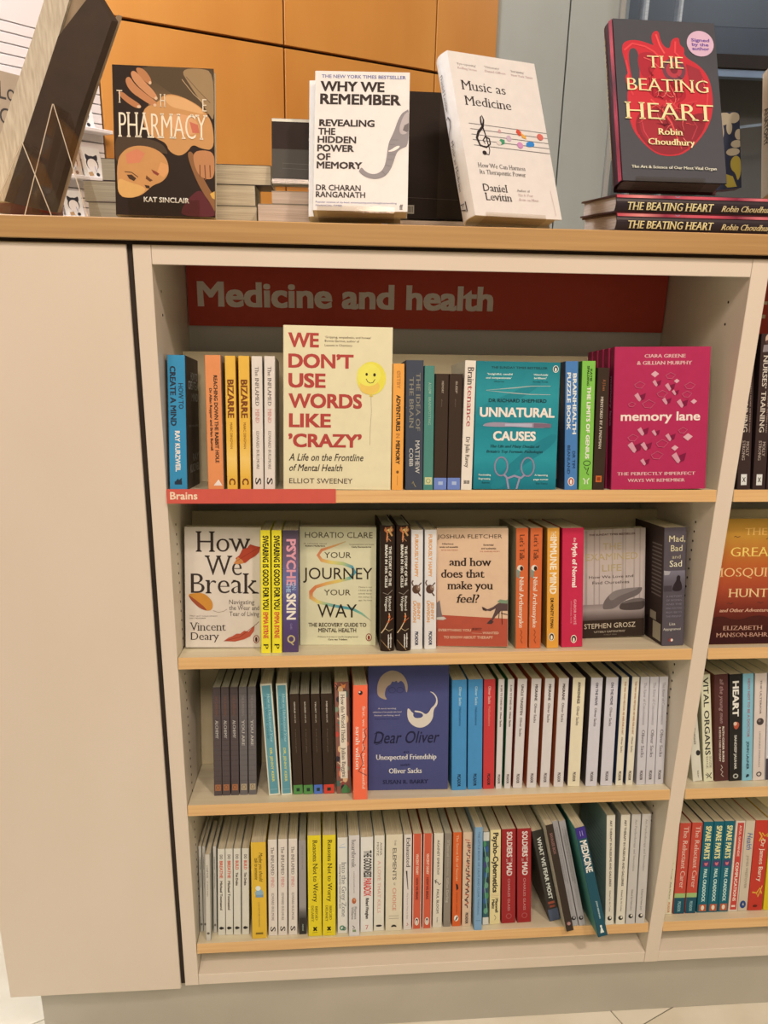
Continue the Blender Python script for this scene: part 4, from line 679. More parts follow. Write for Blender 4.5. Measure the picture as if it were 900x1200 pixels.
spine(4, .3434, .0183, .0200, .2000, .1, sf=(0, 278, 100, 903), spine='#dfcfba', group=G4, label='cream A LOVE THAT KILLS paperback',
  S=[('v', 'ANNA', 322, 408, 66, 18, '#7c7066'), ('v', 'MOTZ', 322, 410, 34, 18, '#7c7066'), ('v', 'A LOVE THAT KILLS', 442, 785, 50, 30, '#d4a092', 'R'), ('e', 50, 870, 30, 7, '#33302e')])
spine(4, .3665, .0162, .0324, .2019, .05, sf=(0, 275, 100, 905), spine='#dcc8aa', group=G4, label='thick beige ELEMENTS OF CHOICE paperback',
  S=[('v', 'THE', 310, 346, 55, 10, '#8a7a64'), ('v', 'ELEMENTS', 363, 570, 52, 22, '#6c6254', 'R'), ('v', 'OF', 588, 605, 52, 10, '#8a7a64'), ('v', 'CHOICE', 622, 772, 52, 22, '#d08a74', 'R'), ('r', 20, 805, 80, 808, '#a8967c'), ('r', 20, 822, 80, 825, '#a8967c'), ('p', [(32, 882), (40, 865), (60, 865), (70, 882), (55, 878), (46, 878)], '#33302a')])
spine(4, .4022, .0174, .0155, .2003, -.1, sf=(0, 268, 100, 895), spine='#dcc9bc', group=G4, label='narrow pinkish Exhausted paperback with a brush stroke',
  S=[('v', 'Exhausted', 290, 482, 55, 48, '#4c4440', 'F'), ('l', [(35, 505), (40, 540), (48, 590), (55, 628)], [.003, .0022, .0016, .0012], '#33302e'), ('v', 'Why Everyone Wants to Sleep', 650, 825, 50, 18, '#a8988c'), ('l', [(45, 850), (60, 862), (40, 868)], .0013, '#b05a48')])
for i, (x, tl) in enumerate(((.4200, -.1), (.4404, 0))):
    spine(4, x, .0190, .0178, .2001, tl, sf=(0, 265, 100, 888), spine='#cc5a40', front='#b04c38', group=G4, label='%s of two brick-red spines with narrow white edges' % ('left', 'right')[i],
      S=[('r', 0, 265, 9, 888, '#e6cdb8'), ('r', 91, 265, 100, 888, '#e6cdb8'), ('v', 'VINCENT DEARY', 395, 532, 50, 26, '#eec2a8', 'B'), ('v', 'HOW WE BREAK', 552, 698, 50, 26, '#7c3428', 'B'), ('e', 50, 840, 24, 26, '#e8d4c0'), ('e', 50, 840, 15, 20, '#3a2c28'), ('e', 50, 845, 10, 14, '#e8d4c0')])
spine(4, .4609, .0202, .0186, .1988, .2, sf=(0, 262, 100, 882), spine='#dccab4', group=G4, label='cream AGAINST EMPATHY paperback with a curled arrow',
  S=[('v', 'AGAINST EMPATHY', 305, 535, 48, 24, '#4c463e', 'R'), ('l', [(20, 570), (35, 580), (50, 585), (62, 600), (80, 590)], .0014, '#33302c'), ('l', [(25, 590), (18, 568), (40, 565)], .0014, '#33302c'), ('v', 'PAUL BLOOM', 630, 788, 50, 24, '#4c463e', 'R'), ('v', 'bodley', 815, 850, 50, 12, '#7c7466')])
spine(4, .4828, .0209, .0142, .1972, 0, sf=(0, 265, 100, 882), spine='#8c7d6e', pages=M_PAGES_DIM, group=G4, label='taupe spine between the cream and red-orange ones',
  S=[('v', 'Of Thorns and', 305, 415, 50, 34, '#b4a694'), ('v', 'Ordinary Silence', 425, 540, 50, 30, '#a89a88'), ('v', 'Gillian Darling', 555, 720, 50, 30, '#b8aa98')])
spine(4, .5005, .0209, .0176, .1987, -.3, sf=(0, 258, 100, 875), spine='#d4602f', front='#b4502a', group=G4, label='red-orange Secret Life of Secrets paperback',
  S=[('v', 'The Secret Life of Secrets', 275, 575, 50, 26, '#e6b58c', 'F'), ('p', [(35, 590), (60, 600), (68, 625), (45, 640), (40, 615)], '#3c2a24'), ('v', 'MICHAEL SLEPIAN', 650, 790, 50, 12, '#8c3c24'), ('e', 46, 822, 26, 20, '#e8d8c4'), ('p', [(30, 838), (55, 808), (66, 815), (45, 835)], '#2c2420')])
spine(4, .5202, .0199, .0186, .1989, -.25, sf=(0, 258, 100, 875), spine='#d9b596', front='#c09c80', group=G4, label='peach spine covered in tangled black and red lettering',
  S=[('l', [(20+(j*29) % 60, 305+j*17), (75-(j*17) % 50, 312+j*17), (30+(j*23) % 50, 322+j*17), (80-(j*31) % 30, 328+j*17)], .0018, '#4a2c2c' if j % 3 else '#b4503c') for j in range(26)] + [('v', 'PICADOR', 785, 858, 50, 28, '#54443c', 'B')])
spine(4, .5420, .0061, .0156, .2160, -.55, d=.14, sf=(0, 222, 100, 900), spine='#7f9cb4', front='#6c88a0', back='#8c98a0', group=G4, label='taller slim grey-blue spine pushed forward on the bottom shelf',
  S=[('v', 'THE LITTLE BOOK OF CALM AND CLEAR THINKING', 250, 800, 50, 24, '#54708c'), ('r', 20, 835, 80, 838, '#54708c')])
spine(4, .5619, .0211, .0128, .1975, -.75, sf=(0, 252, 100, 865), spine='#3a5a5c', front='#2f4a4c', group=G4, label='slim spine with a green and blue collage between white ends',
  S=[('r', 0, 252, 100, 310, '#d6cbbb'), ('r', 0, 815, 100, 865, '#d6cbbb')] + [('e', 20+(j*37) % 65, 330+j*34, 30, 20, ('#4f8a5c', '#3c5a8c', '#2c3c48', '#6c9a7c', '#4c4a78')[j % 5]) for j in range(14)] + [('l', [(20, 350), (70, 480), (30, 620), (75, 780)], .0016, '#7aa884')])
spine(4, .5765, .0219, .0216, .2004, -.83, sf=(0, 240, 100, 862), spine='#e3cb94', front='#c4ae7c', group=G4, label='cream Psycho-Cybernetics paperback with heavy dark lettering',
  S=[('v', 'Psycho-Cybernetics', 258, 652, 52, 46, '#3c342a', 'B'), ('r', 15, 662, 85, 664, '#c49a7c'), ('r', 15, 672, 85, 674, '#c49a7c'), ('r', 15, 682, 85, 684, '#c49a7c'), ('v', 'Maxwell', 692, 785, 66, 24, '#3c342a', 'X'), ('v', 'Maltz', 698, 760, 34, 24, '#3c342a', 'X'), ('l', [(45, 800), (60, 820), (48, 835)], .001, '#7c705c')])
for i, (x, tl) in enumerate(((.6012, -1.2), (.6335, -1.6))):
    spine(4, x, .0228, .0284, .2006, tl, sf=(0, 235, 100, 857), spine='#9c2c2c', front='#84282a', group=G4, label='%s of two dark red SOLDIERS spines' % ('left', 'right')[i],
      S=[('v', 'SOLDIERS', 252, 420, 55, 36, '#e2c8bc', 'X'), ('v', 'DON’T', 425, 450, 70, 12, '#d9b4a8'), ('v', 'GO', 430, 448, 38, 12, '#d9b4a8'), ('v', 'MAD', 455, 542, 55, 36, '#e2c8bc', 'X'), ('v', 'CHARLES GLASS', 560, 775, 52, 16, '#c4827c'), ('o', 52, 810, 18, 16, .0012, '#b45c58')])
spine(4, .7000, .0215, .0220, .1989, -12.5, sf=(0, 240, 100, 845), spine='#3c3630', front='#544a40', pages=M_PAGES, group=G4, label='leaning dark WHAT WE FEAR MOST paperback with a slate foot',
  S=[('v', 'WHAT WE', 285, 480, 52, 34, '#e0d8cc', 'X'), ('v', 'FEAR MOST', 490, 700, 52, 34, '#e0d8cc', 'X'), ('r', 20, 715, 80, 730, '#a4503c'), ('r', 25, 740, 75, 755, '#8c4434'), ('r', 0, 765, 100, 845, '#4f5464')])
spine(4, .7243, -.0120, .0148, .2300, -12.5, d=.15, sf=(0, 200, 100, 930), spine='#3c3028', front='#7c7470', back='#c9b8a0', group=G4, label='leaning dark brown spine with small pinkish lettering',
  S=[('v', 'SAVAGES BOX', 255, 400, 50, 34, '#8c6058', 'B'), ('e', 50, 878, 24, 12, '#b07a74')])
for i, (x, off) in enumerate(((.7402, .0040), (.7552, .0040))):
    spine(4, x, off, .0134, .2285, -12.6, d=.15, sf=(0, 190, 100, 910), spine='#a99d98', front='#8c827c', group=G4, label='%s of two leaning grey spines beside the MEDICINE book' % ('left', 'right')[i],
      S=[('v', 'A HANDBOOK FOR HEALTH PROFESSIONALS AND CARERS', 230, 620, 68, 16, '#857a78'), ('v', 'SECOND EDITION OF THE COMPLETE GUIDE', 240, 600, 36, 15, '#857a78'), ('v', 'Edited by the society', 660, 800, 50, 14, '#948a86'), ('e', 50, 858, 34, 14, '#2c2826'), ('e', 56, 855, 16, 8, '#a99d98')])
spine(4, .7810, -.0330, .0196, .2350, -13.6, d=.16, sf=(0, 215, 100, 965), spine='#264f5a', front='#3c6462', back='#4c8474', group=G4, label='leaning teal MEDICINE book with a purple head, jutting over the shelf edge',
  S=[('r', 0, 215, 100, 292, '#43307c'), ('l', [(40, 240), (40, 275)], .0008, '#b4a8cc'), ('l', [(62, 240), (62, 275)], .0008, '#b4a8cc'), ('v', 'MEDICINE', 305, 522, 54, 62, '#e6dfd2', 'X'), ('v', 'JOHN BERGMAN', 720, 842, 58, 14, '#b4c0bc', 'B'), ('e', 50, 895, 11, 9, '#dfe2da'), ('p', [(46, 900), (56, 900), (70, 940), (30, 940)], '#dfe2da')])
for i, (x, tl, tt, ttl, au) in enumerate(((.8084, -1.6, .0175, 'ART THERAPY IN MUSEUMS AND GALLERIES', 'Edited by Ali Coles'), (.8300, .3, .0188, 'ART THERAPY IN MUSEUMS AND GALLERIES', 'Edited by Ali Coles'), (.8506, .65, .0187, 'Art Psychotherapy and Innovation', 'Edited by Helen Jury'), (.8712, .75, .0187, 'Art Psychotherapy and Innovation', 'Edited by Helen Jury'))):
    spine(4, x, .003, tt, .2330, tl, d=.155, sf=(0, 157, 100, 880), spine='#dccbb4' if i < 2 else '#c6b8ac', front='#7c8278' if i == 0 else '#a89c90', back='#8f9c90' if i == 0 else '#a89c90', group=G4,
      label='%s of two %s spines at the right end' % (('left', 'right')[i % 2], ('cream ART THERAPY', 'greyish Art Psychotherapy')[i//2]),
      S=[('v', ttl, 190, 625 if i < 2 else 530, 50, 22, '#6c6258' if i < 2 else '#94897e', 'B' if i < 2 else 'F'), ('v', au, 652, 792, 50, 18, '#7c7268'), ('e', 50, 828+8*(i < 2), 26, 15, '#33302c'), ('e', 58, 824+8*(i < 2), 12, 8, '#dccbb4')],
      BK=[('r', 30, 20+j*4, 85, 20.8+j*4, '#74807a') for j in range(12)] if i == 0 else [])
# neighbour, bottom shelf
spine(4, .9401, .0275, .0174, .1963, 1.9, sf=(0, 345, 100, 893), spine='#e2cfae', group=H4g, label='cream spine half hidden by the white upright on the lowest shelf',
  S=[('v', 'The Healing Season', 500, 680, 55, 22, '#6c6a48', 'F'), ('v', 'Polly Morland', 700, 800, 55, 18, '#8a7c5c'), ('v', 'PICADOR', 820, 885, 55, 24, '#c9805c', 'B')])
for i, (x, tt) in enumerate(((.9597, .0234), (.9851, .0224))):
    spine(4, x, .0270, tt, .1970, 1.65, sf=(0, 345, 100, 893), spine='#c24a3a', front='#a84234', group=H4g, label='%s of two red and teal Reluctant Carer spines' % ('left', 'right')[i],
      S=[('v', 'The Reluctant Carer', 365, 738, 58, 42, '#e2b4a0', 'F'), ('r', 0, 768, 100, 795, '#9ab06c'), ('r', 0, 795, 100, 893, '#24505c'), ('v', 'PICADOR', 818, 880, 50, 26, '#8cacac', 'B')])
for i, x in enumerate((.1011*10, 1.0334, 1.0556)):
    spine(4, x, .0277, .0216, .1977, 1.2, sf=(0, 325, 100, 880), spine='#1f5f6b', front='#1a4f59', group=H4g, label='%s of three teal SPARE PARTS spines' % ('left', 'middle', 'right')[i],
      S=[('v', 'SPARE PARTS', 350, 552, 52, 50, '#e2d394', 'X'), ('r', 15, 562, 90, 600, '#4c4468'), ('p', [(35, 570), (52, 578), (70, 568), (68, 585), (52, 595), (36, 585)], '#d46c6c'), ('v', 'PAUL CRADDOCK', 612, 815, 52, 30, '#c4dcd0', 'B'), ('r', 18, 830, 88, 872, '#b85c3c'), ('e', 52, 851, 16, 15, '#e8d4bc')])
spine(4, 1.0778, .0274, .0200, .1969, 1.6, sf=(0, 325, 100, 878), spine='#dcc4b0', group=H4g, label='white-edged spine with a red COMPLICATIONS panel',
  S=[('r', 18, 335, 86, 868, '#c4463c'), ('v', 'ATUL GAWANDE', 350, 540, 52, 22, '#e6bca8', 'B'), ('v', 'COMPLICATIONS', 575, 815, 52, 30, '#ecccb8', 'B'), ('r', 30, 840, 70, 852, '#ecccb8')])
spine(4, 1.0984, .0271, .0200, .1970, 1.7, sf=(0, 325, 100, 878), spine='#cdb79e', group=H4g, label='beige spine with a blue handwritten title and blue emblem',
  S=[('v', 'Health', 398, 502, 55, 55, '#3c5a8c', 'H'), ('v', 'JAMES WESTOVER', 535, 740, 55, 22, '#a8937c', 'B'), ('e', 48, 838, 32, 24, '#33487c'), ('p', [(40, 842), (50, 825), (60, 845)], '#cdb79e')])
spine(4, 1.1195, .0268, .0312, .1970, 1.6, sf=(0, 325, 100, 872), spine='#c23c2e', group=H4g, label='thick red spine decorated with two yellow figures',
  S=[('l', [(30, 395), (50, 420), (35, 450)], .003, '#e0a63c'), ('l', [(50, 400), (70, 420), (95, 400), (85, 425)], .0025, '#e0a63c'), ('l', [(55, 430), (75, 455)], .002, '#e0a63c'), ('v', 'Dr James Barry', 440, 695, 62, 30, '#ecd0b8', 'F'), ('l', [(20, 760), (50, 765), (70, 735), (85, 770)], .003, '#e0a63c'), ('l', [(50, 765), (60, 790), (85, 720)], .002, '#e0a63c'), ('e', 48, 845, 16, 8, '#6c2820')])
spine(4, 1.1530, .0262, .0213, .1973, 1.3, sf=(0, 325, 100, 872), spine='#dcb828', group=H4g, label='yellow spine cut off by the photo’s edge on the lowest shelf', S=[('v', 'CRAZY', 380, 600, 50, 40, '#3c3420', 'X')])
#PART3
# ---------------------------------------------------------------- display books on the worktop
GT = 'books displayed on the worktop'; TZ = 1.5992
def stand_face(b, P, yaw, lean, roll, t, right=0.0):
    m = Matrix.Translation(P) @ Matrix.Rotation(R(yaw), 4, 'Z') @ Matrix.Rotation(-R(lean), 4, 'X') @ Matrix.Rotation(R(roll), 4, 'Y')
    b.matrix_world = m @ Matrix.Translation((-right, t, 0)) @ FACE; return m
def acrylic_stand(P, yaw, lean, w_, t, label, lip=.016, hp=.15):
    """clear holder: sloping back plate, foot plate and a short front lip"""
    s = root('acrylic_stand', label, 'book stand', 'clear acrylic book stands on the worktop')
    m = Matrix.Translation(P) @ Matrix.Rotation(R(yaw), 4, 'Z'); s.matrix_world = m
    L = -R(lean); th = .002
    def part(nm, lo, hi, rot, off):
        o = box(nm, lo, hi, M_ACRYL, s, 0); o.matrix_local = Matrix.Translation(off) @ Matrix.Rotation(rot, 4, 'X'); return o
    part('back_plate', (0, t+.0012, 0), (w_, t+.0012+th, hp), L, (0, 0, 0))
    part('front_lip', (0, -th-.0022, -.002), (w_, -.0022, lip), L, (0, 0, 0))
    part('ledge', (0, -th-.0022, -.0040), (w_, t+.0012, -.0022), L, (0, 0, 0))
    return s
# the pharmacy
t = .016; b = book(None, t, .2026, .1411, spine='#2a1c15', front='#2a1c15', group=GT, ff=(78, 95, 797, 1172),
  label='dark PHARMACY paperback with an upside-down face, on a clear stand at the left',
  FR=[('g', 330, 95, 797, 420, ['#4a3826', '#5f4830', '#8a6440']), ('p', [(240, 95), (797, 95), (797, 420), (700, 380), (620, 330), (500, 290), (430, 240), (330, 170)], '#54402b'),
   ('p', [(560, 110), (700, 95), (797, 120), (797, 480), (760, 420), (700, 330), (620, 210)], '#9c7a54'), ('l', [(570, 180), (650, 280), (730, 350)], .0008, '#c49c70'), ('l', [(600, 160), (690, 260), (770, 340)], .0008, '#6c5238'),
   ('p', [(280, 400), (400, 350), (430, 300), (500, 285), (600, 315), (700, 370), (760, 440), (790, 520), (792, 680), (700, 672), (640, 640), (600, 700), (540, 735), (470, 700), (450, 640), (380, 610), (300, 560)], '#c98c54'), ('p', [(430, 300), (560, 300), (690, 370), (740, 430), (600, 400), (480, 380)], '#dca26a'), ('p', [(500, 420), (640, 440), (700, 520), (650, 580), (520, 560), (470, 490)], '#d99a68'), ('p', [(620, 480), (680, 500), (690, 560), (640, 560)], '#c86a50'),
   ('p', [(242, 108), (300, 115), (345, 170), (358, 215), (345, 228), (318, 215), (262, 160)], '#b8764a'), ('p', [(205, 145), (240, 130), (300, 200), (370, 270), (398, 318), (380, 335), (330, 305), (230, 215)], '#c9865a'), ('p', [(165, 200), (200, 170), (235, 230), (320, 300), (385, 345), (395, 372), (370, 385), (300, 345), (200, 280)], '#c07c50'), ('p', [(110, 290), (150, 285), (190, 320), (260, 362), (284, 388), (265, 402), (220, 390), (150, 340)], '#b87449'),
   ('e', 345, 215, 10, 12, '#dcb08c'), ('e', 385, 322, 11, 12, '#dcb08c'), ('e', 376, 372, 12, 11, '#dcb08c'), ('e', 262, 388, 14, 11, '#dcb08c'),
   ('p', [(85, 610), (160, 600), (300, 610), (420, 640), (470, 720), (430, 720), (300, 670), (200, 690), (120, 760), (88, 800)], '#4c3828'), ('p', [(95, 780), (150, 700), (230, 665), (330, 670), (410, 705), (455, 760), (468, 830), (455, 880), (415, 925), (350, 950), (310, 990), (260, 1030), (180, 1052), (98, 1035)], '#c98a52'), ('p', [(160, 730), (240, 690), (300, 720), (260, 790), (170, 800)], '#d27c58'), ('p', [(98, 900), (170, 930), (280, 960), (300, 990), (250, 1030), (180, 1050), (98, 1030)], '#d9a05e'), ('p', [(410, 780), (460, 800), (462, 850), (430, 890), (380, 860)], '#d9955c'),
   ('p', [(165, 880), (200, 878), (232, 905), (215, 925), (180, 908)], '#4a3020'), ('l', [(150, 858), (200, 862), (245, 895)], .0012, '#5c3c28'), ('p', [(340, 835), (375, 850), (398, 865), (385, 880), (355, 862)], '#8c3c30'), ('p', [(305, 880), (335, 905), (350, 915), (330, 925), (300, 905)], '#6c4028'), ('p', [(290, 950), (325, 955), (328, 975), (300, 972)], '#3c281c'),
   ('p', [(595, 705), (640, 690), (700, 860), (770, 990), (797, 1010), (797, 1150), (770, 1080), (700, 980), (640, 850)], '#8c5c38'), ('p', [(640, 700), (720, 680), (797, 700), (797, 850), (770, 900), (690, 880), (650, 800)], '#bc7c50'), ('l', [(690, 790), (690, 880)], .0016, '#7c4a30'), ('l', [(725, 790), (730, 900)], .0016, '#7c4a30'), ('l', [(762, 790), (765, 880)], .0016, '#7c4a30'),
   ('p', [(545, 1172), (560, 1100), (620, 1020), (690, 965), (740, 1040), (797, 1130), (797, 1172)], '#5c2428'), ('p', [(760, 1000), (797, 980), (797, 1040), (775, 1030)], '#d9a24c'),
   ('t', 'T', 108, 148, 366, 92, '#e8cdae', 'F'), ('t', 'H', 412, 452, 384, 92, '#e8cdae', 'F'), ('t', 'E', 714, 744, 406, 92, '#e8cdae', 'F'), ('t', 'PHARMACY', 112, 748, 608, 178, '#efd6b8', 'F'), ('t', 'KAT SINCLAIR', 283, 610, 1074, 36, '#e6d6c4', 'B')])
stand_face(b, (-.0500, .020, 1.6040), -.7, 10.5, .3, t)
acrylic_stand((-.031, .020, 1.6040), -.7, 10.5, .100, t, 'clear acrylic stand under the dark PHARMACY paperback', .022)
# why we remember: two copies
for i in (1, 0):
    t = .026; b = book(None, t, .2051, .1384, spine='#dccbbe', front='#e6d4c8', group=GT, ff=(443, 284, 831, 850), glossy=(i == 0),
      label='white WHY WE REMEMBER book with an elephant’s trunk, upright on the worktop' if i == 0 else 'second copy peeping out behind the elephant-trunk book',
      FR=[] if i else [('t', 'THE NEW YORK TIMES BESTSELLER', 470, 815, 312, 13, '#6c6f96', 'B'), ('t', 'WHY WE', 465, 728, 365, 38, '#2c2220', 'X'), ('t', 'REMEMBER', 465, 797, 418, 40, '#2c2220', 'X'), ('t', 'REVEALING', 463, 690, 508, 26, '#2c2220', 'X'), ('t', 'THE', 460, 530, 543, 26, '#2c2220', 'X'), ('t', 'HIDDEN', 458, 616, 576, 26, '#2c2220', 'X'), ('t', 'POWER', 457, 608, 611, 26, '#2c2220', 'X'), ('t', 'OF', 456, 512, 646, 26, '#2c2220', 'X'), ('t', 'MEMORY', 456, 643, 680, 26, '#2c2220', 'X'),
       ('t', 'DR CHARAN', 455, 638, 769, 22, '#2c2220', 'B'), ('t', 'RANGANATH', 455, 657, 797, 22, '#2c2220', 'B'), ('t', 'Popular science at its best: entertaining and thought-provoking', 455, 786, 820, 7, '#5c6090'), ('t', 'FINANCIAL TIMES', 455, 562, 834, 7, '#5c6090'), ('t', 'ff', 797, 812, 842, 20, '#2c2220', 'S'),
       ('p', [(831, 432), (818, 440), (800, 452), (785, 480), (775, 512), (764, 540), (750, 568), (745, 600), (741, 635), (735, 665), (722, 688), (700, 700), (678, 700), (655, 690), (640, 672), (632, 684), (628, 690), (645, 705), (668, 716), (700, 720), (730, 712), (750, 694), (766, 665), (776, 630), (786, 605), (805, 592), (831, 582)], '#8c7f7c'),
       ('p', [(831, 440), (812, 455), (800, 480), (790, 520), (800, 540), (831, 530)], '#b5a29c'), ('p', [(831, 490), (812, 500), (806, 520), (822, 528), (831, 522)], '#6c605e'), ('p', [(745, 606), (760, 600), (780, 585), (796, 583), (792, 592), (775, 604), (755, 609)], '#efe0cc'),
       ('l', [(760, 560), (790, 560)], .0004, '#6c605e'), ('l', [(752, 580), (775, 578)], .0004, '#6c605e'), ('l', [(748, 620), (775, 618)], .0004, '#6c605e'), ('l', [(745, 640), (768, 640)], .0004, '#6c605e'), ('l', [(738, 662), (758, 668)], .0004, '#6c605e'), ('l', [(724, 688), (738, 702)], .0004, '#6c605e')])
    if i == 0: stand_face(b, (.2311, .0205, 1.6172), -4.7, 18.5, -.2, t)
    else: stand_face(b, (.2268-.0022, .0205+.0285, 1.6098), -4.7, 18.5, -.9, t)
acrylic_stand((.238, .0200, 1.6172), -4.7, 18.5, .112, .060, 'clear acrylic stand under the elephant-trunk book', .006)
# music as medicine, hardback
PILL = [('e', 45.6, 47, 1.6, 1.2, '#cf9a98'), ('e', 54.8, 51, 2.8, 1.9, '#c9a8b4'), ('p', [(42, 54.2), (45, 51.8), (49.6, 52.2), (49, 54.6), (45, 55.6)], '#4a8f68'), ('e', 42.8, 54.4, 2.6, 1.4, '#dcc4b8'), ('p', [(64, 46.2), (66, 44.3), (70, 46), (70.5, 48.2), (66.5, 48.6)], '#d4503c'), ('p', [(69, 46.4), (74.5, 48.4), (74.6, 50.4), (70, 49.6)], '#e2a24c'), ('e', 91.1, 48, 3.6, 2.1, '#d46a5c'), ('e', 66.2, 54.6, 3.3, 2, '#cf8ab0'), ('p', [(73, 53.8), (75, 51.8), (82, 51.6), (83.2, 53.4), (81, 54.8), (74, 55.2)], '#3c80c0')]
t = .034; b = book(None, t, .2604, .168, spine='#ddcabc', front='#e4d2c6', hard=True, glossy=True, group=GT,
  label='white Music as Medicine hardback with a treble clef, leaning back on a clear stand',
  S=[('v', 'Daniel Levitin', 12, 34, 50, 20, '#6c605a', 'F'), ('l', [(35, 38), (50, 37.4), (60, 40), (55, 44), (35, 47), (30, 50)], .0022, '#54484a'), ('v', 'Music as Medicine', 52, 83, 50, 20, '#6c605a', 'F'), ('l', [(30, 90), (60, 90.6), (30, 93), (65, 95)], .0022, '#3c3230'), ('l', [(70, 90), (72, 96)], .0018, '#3c3230')],
  FR=[('t', '‘Eye-opening’', 11, 32, 8, 1.3, '#85766e', 'F'), ('t', 'Rolling Stone', 11.5, 32, 10.6, 1.3, '#b48a86', 'F'), ('t', '‘Visionary’', 41, 58, 7.6, 1.3, '#85766e', 'F'), ('t', 'Daniel Gilbert', 41, 64, 10.2, 1.3, '#b48a86', 'F'), ('t', '‘Intriguing’', 70, 86, 7.8, 1.3, '#85766e', 'F'), ('t', 'New York Times', 70, 94.6, 10.4, 1.3, '#b48a86', 'F'),
   ('t', 'Music as', 12.2, 60.3, 23.2, 5.7, '#3c3230', 'F'), ('t', 'Medicine', 13.2, 63.7, 32.6, 5.6, '#3c3230', 'F')]
   + [('l', [(13.4+i*.4, 43.9+i*3.3), (100, 45.1+i*3.25)], .0009, '#7c706c') for i in range(5)]
   + [('l', [(25.2, 62), (29.5, 62.4), (31.2, 59.5), (29.4, 50), (26.6, 43), (27, 39.6), (28.8, 38.2), (30, 41), (28, 45), (22, 49), (19.4, 52.6), (21.6, 57), (28, 58), (33, 55.6), (32.8, 52.4), (28.6, 51.4), (25.8, 53.6), (27.4, 55.8)], [.0012, .0016, .0014, .0018, .003, .0024, .0014, .0026, .0038, .0044, .004, .003, .0024, .0022, .0026, .0026, .002, .001], '#332a29'), ('e', 25, 61.4, 2.3, 1.3, '#332a29')] + PILL
   + [('t', 'How We Can Harness', 15.4, 67.3, 70.6, 2.7, '#6c605a', 'F'), ('t', 'Its Therapeutic Power', 16.1, 66.7, 74.5, 2.7, '#6c605a', 'F'), ('t', 'Daniel', 16.8, 43, 85, 4.5, '#3c3230', 'F'), ('t', 'Levitin', 17.4, 46.2, 90.5, 4.5, '#3c3230', 'F'), ('t', 'Author of', 53.4, 68, 84, 1.4, '#85766e', 'F'), ('t', 'This Is Your', 54, 71, 86.8, 1.4, '#b48a86', 'I'), ('t', 'Brain on Music', 54, 76.7, 89.6, 1.4, '#b48a86', 'I'), ('l', [(92, 82), (93.5, 98)], .0004, '#b48a86')])
stand_face(b, (.4680, .030, 1.6170), 21.7, 23.5, 0, t)
acrylic_stand((.490, .0385, 1.6170), 21.7, 23.5, .110, t, 'clear acrylic stand under the white treble clef hardback', .004)
# the beating heart, hardback on its stack
HEARTP = [(9.8, 18.7), (12.8, 14.2), (23.7, 12.8), (36.5, 15.0), (40.7, 16.3), (38.8, 13.5), (38.7, 9.8), (41.6, 6.8), (46.0, 6.7), (46.6, 11.1), (49.4, 16.1), (55.6, 18.1), (57.4, 11.5), (65.2, 9.8), (65.0, 14.9), (69.8, 17.0), (68.2, 22.1), (82.7, 27.4), (90.5, 34.4), (93.2, 44.3), (92.2, 55.7), (86.8, 65.7), (75.0, 75.8), (61.5, 83.1), (48.7, 84.8), (36.1, 83.7), (26.1, 78.4), (16.3, 70.4), (12.8, 62.1), (12.0, 48.0), (14, 44), (10.8, 36.6), (15.4, 33.6), (11.5, 25.2)]
cx, cy = 52, 52
GOLD = '#e8cf96'
rv = random.Random(5); VEINS = []
for i in range(46):
    a = rv.uniform(0, 6.28); q = rv.uniform(.15, .86); x, y = 53+33*q*math.cos(a), 52+27*q*math.sin(a); th = rv.uniform(0, 3.14)+a*.3; pts = [(x, y)]
    for j in range(4): th += rv.uniform(-.7, .7); x += 2.4*math.cos(th); y += 1.7*math.sin(th); pts.append((x, y))
    VEINS.append(('l', pts, [.0013, .0011, .0009, .0006], rv.choice(['#e2605a', '#d84a4c', '#e8786c', '#7c2028', '#6c1c26', '#8c2830'])))
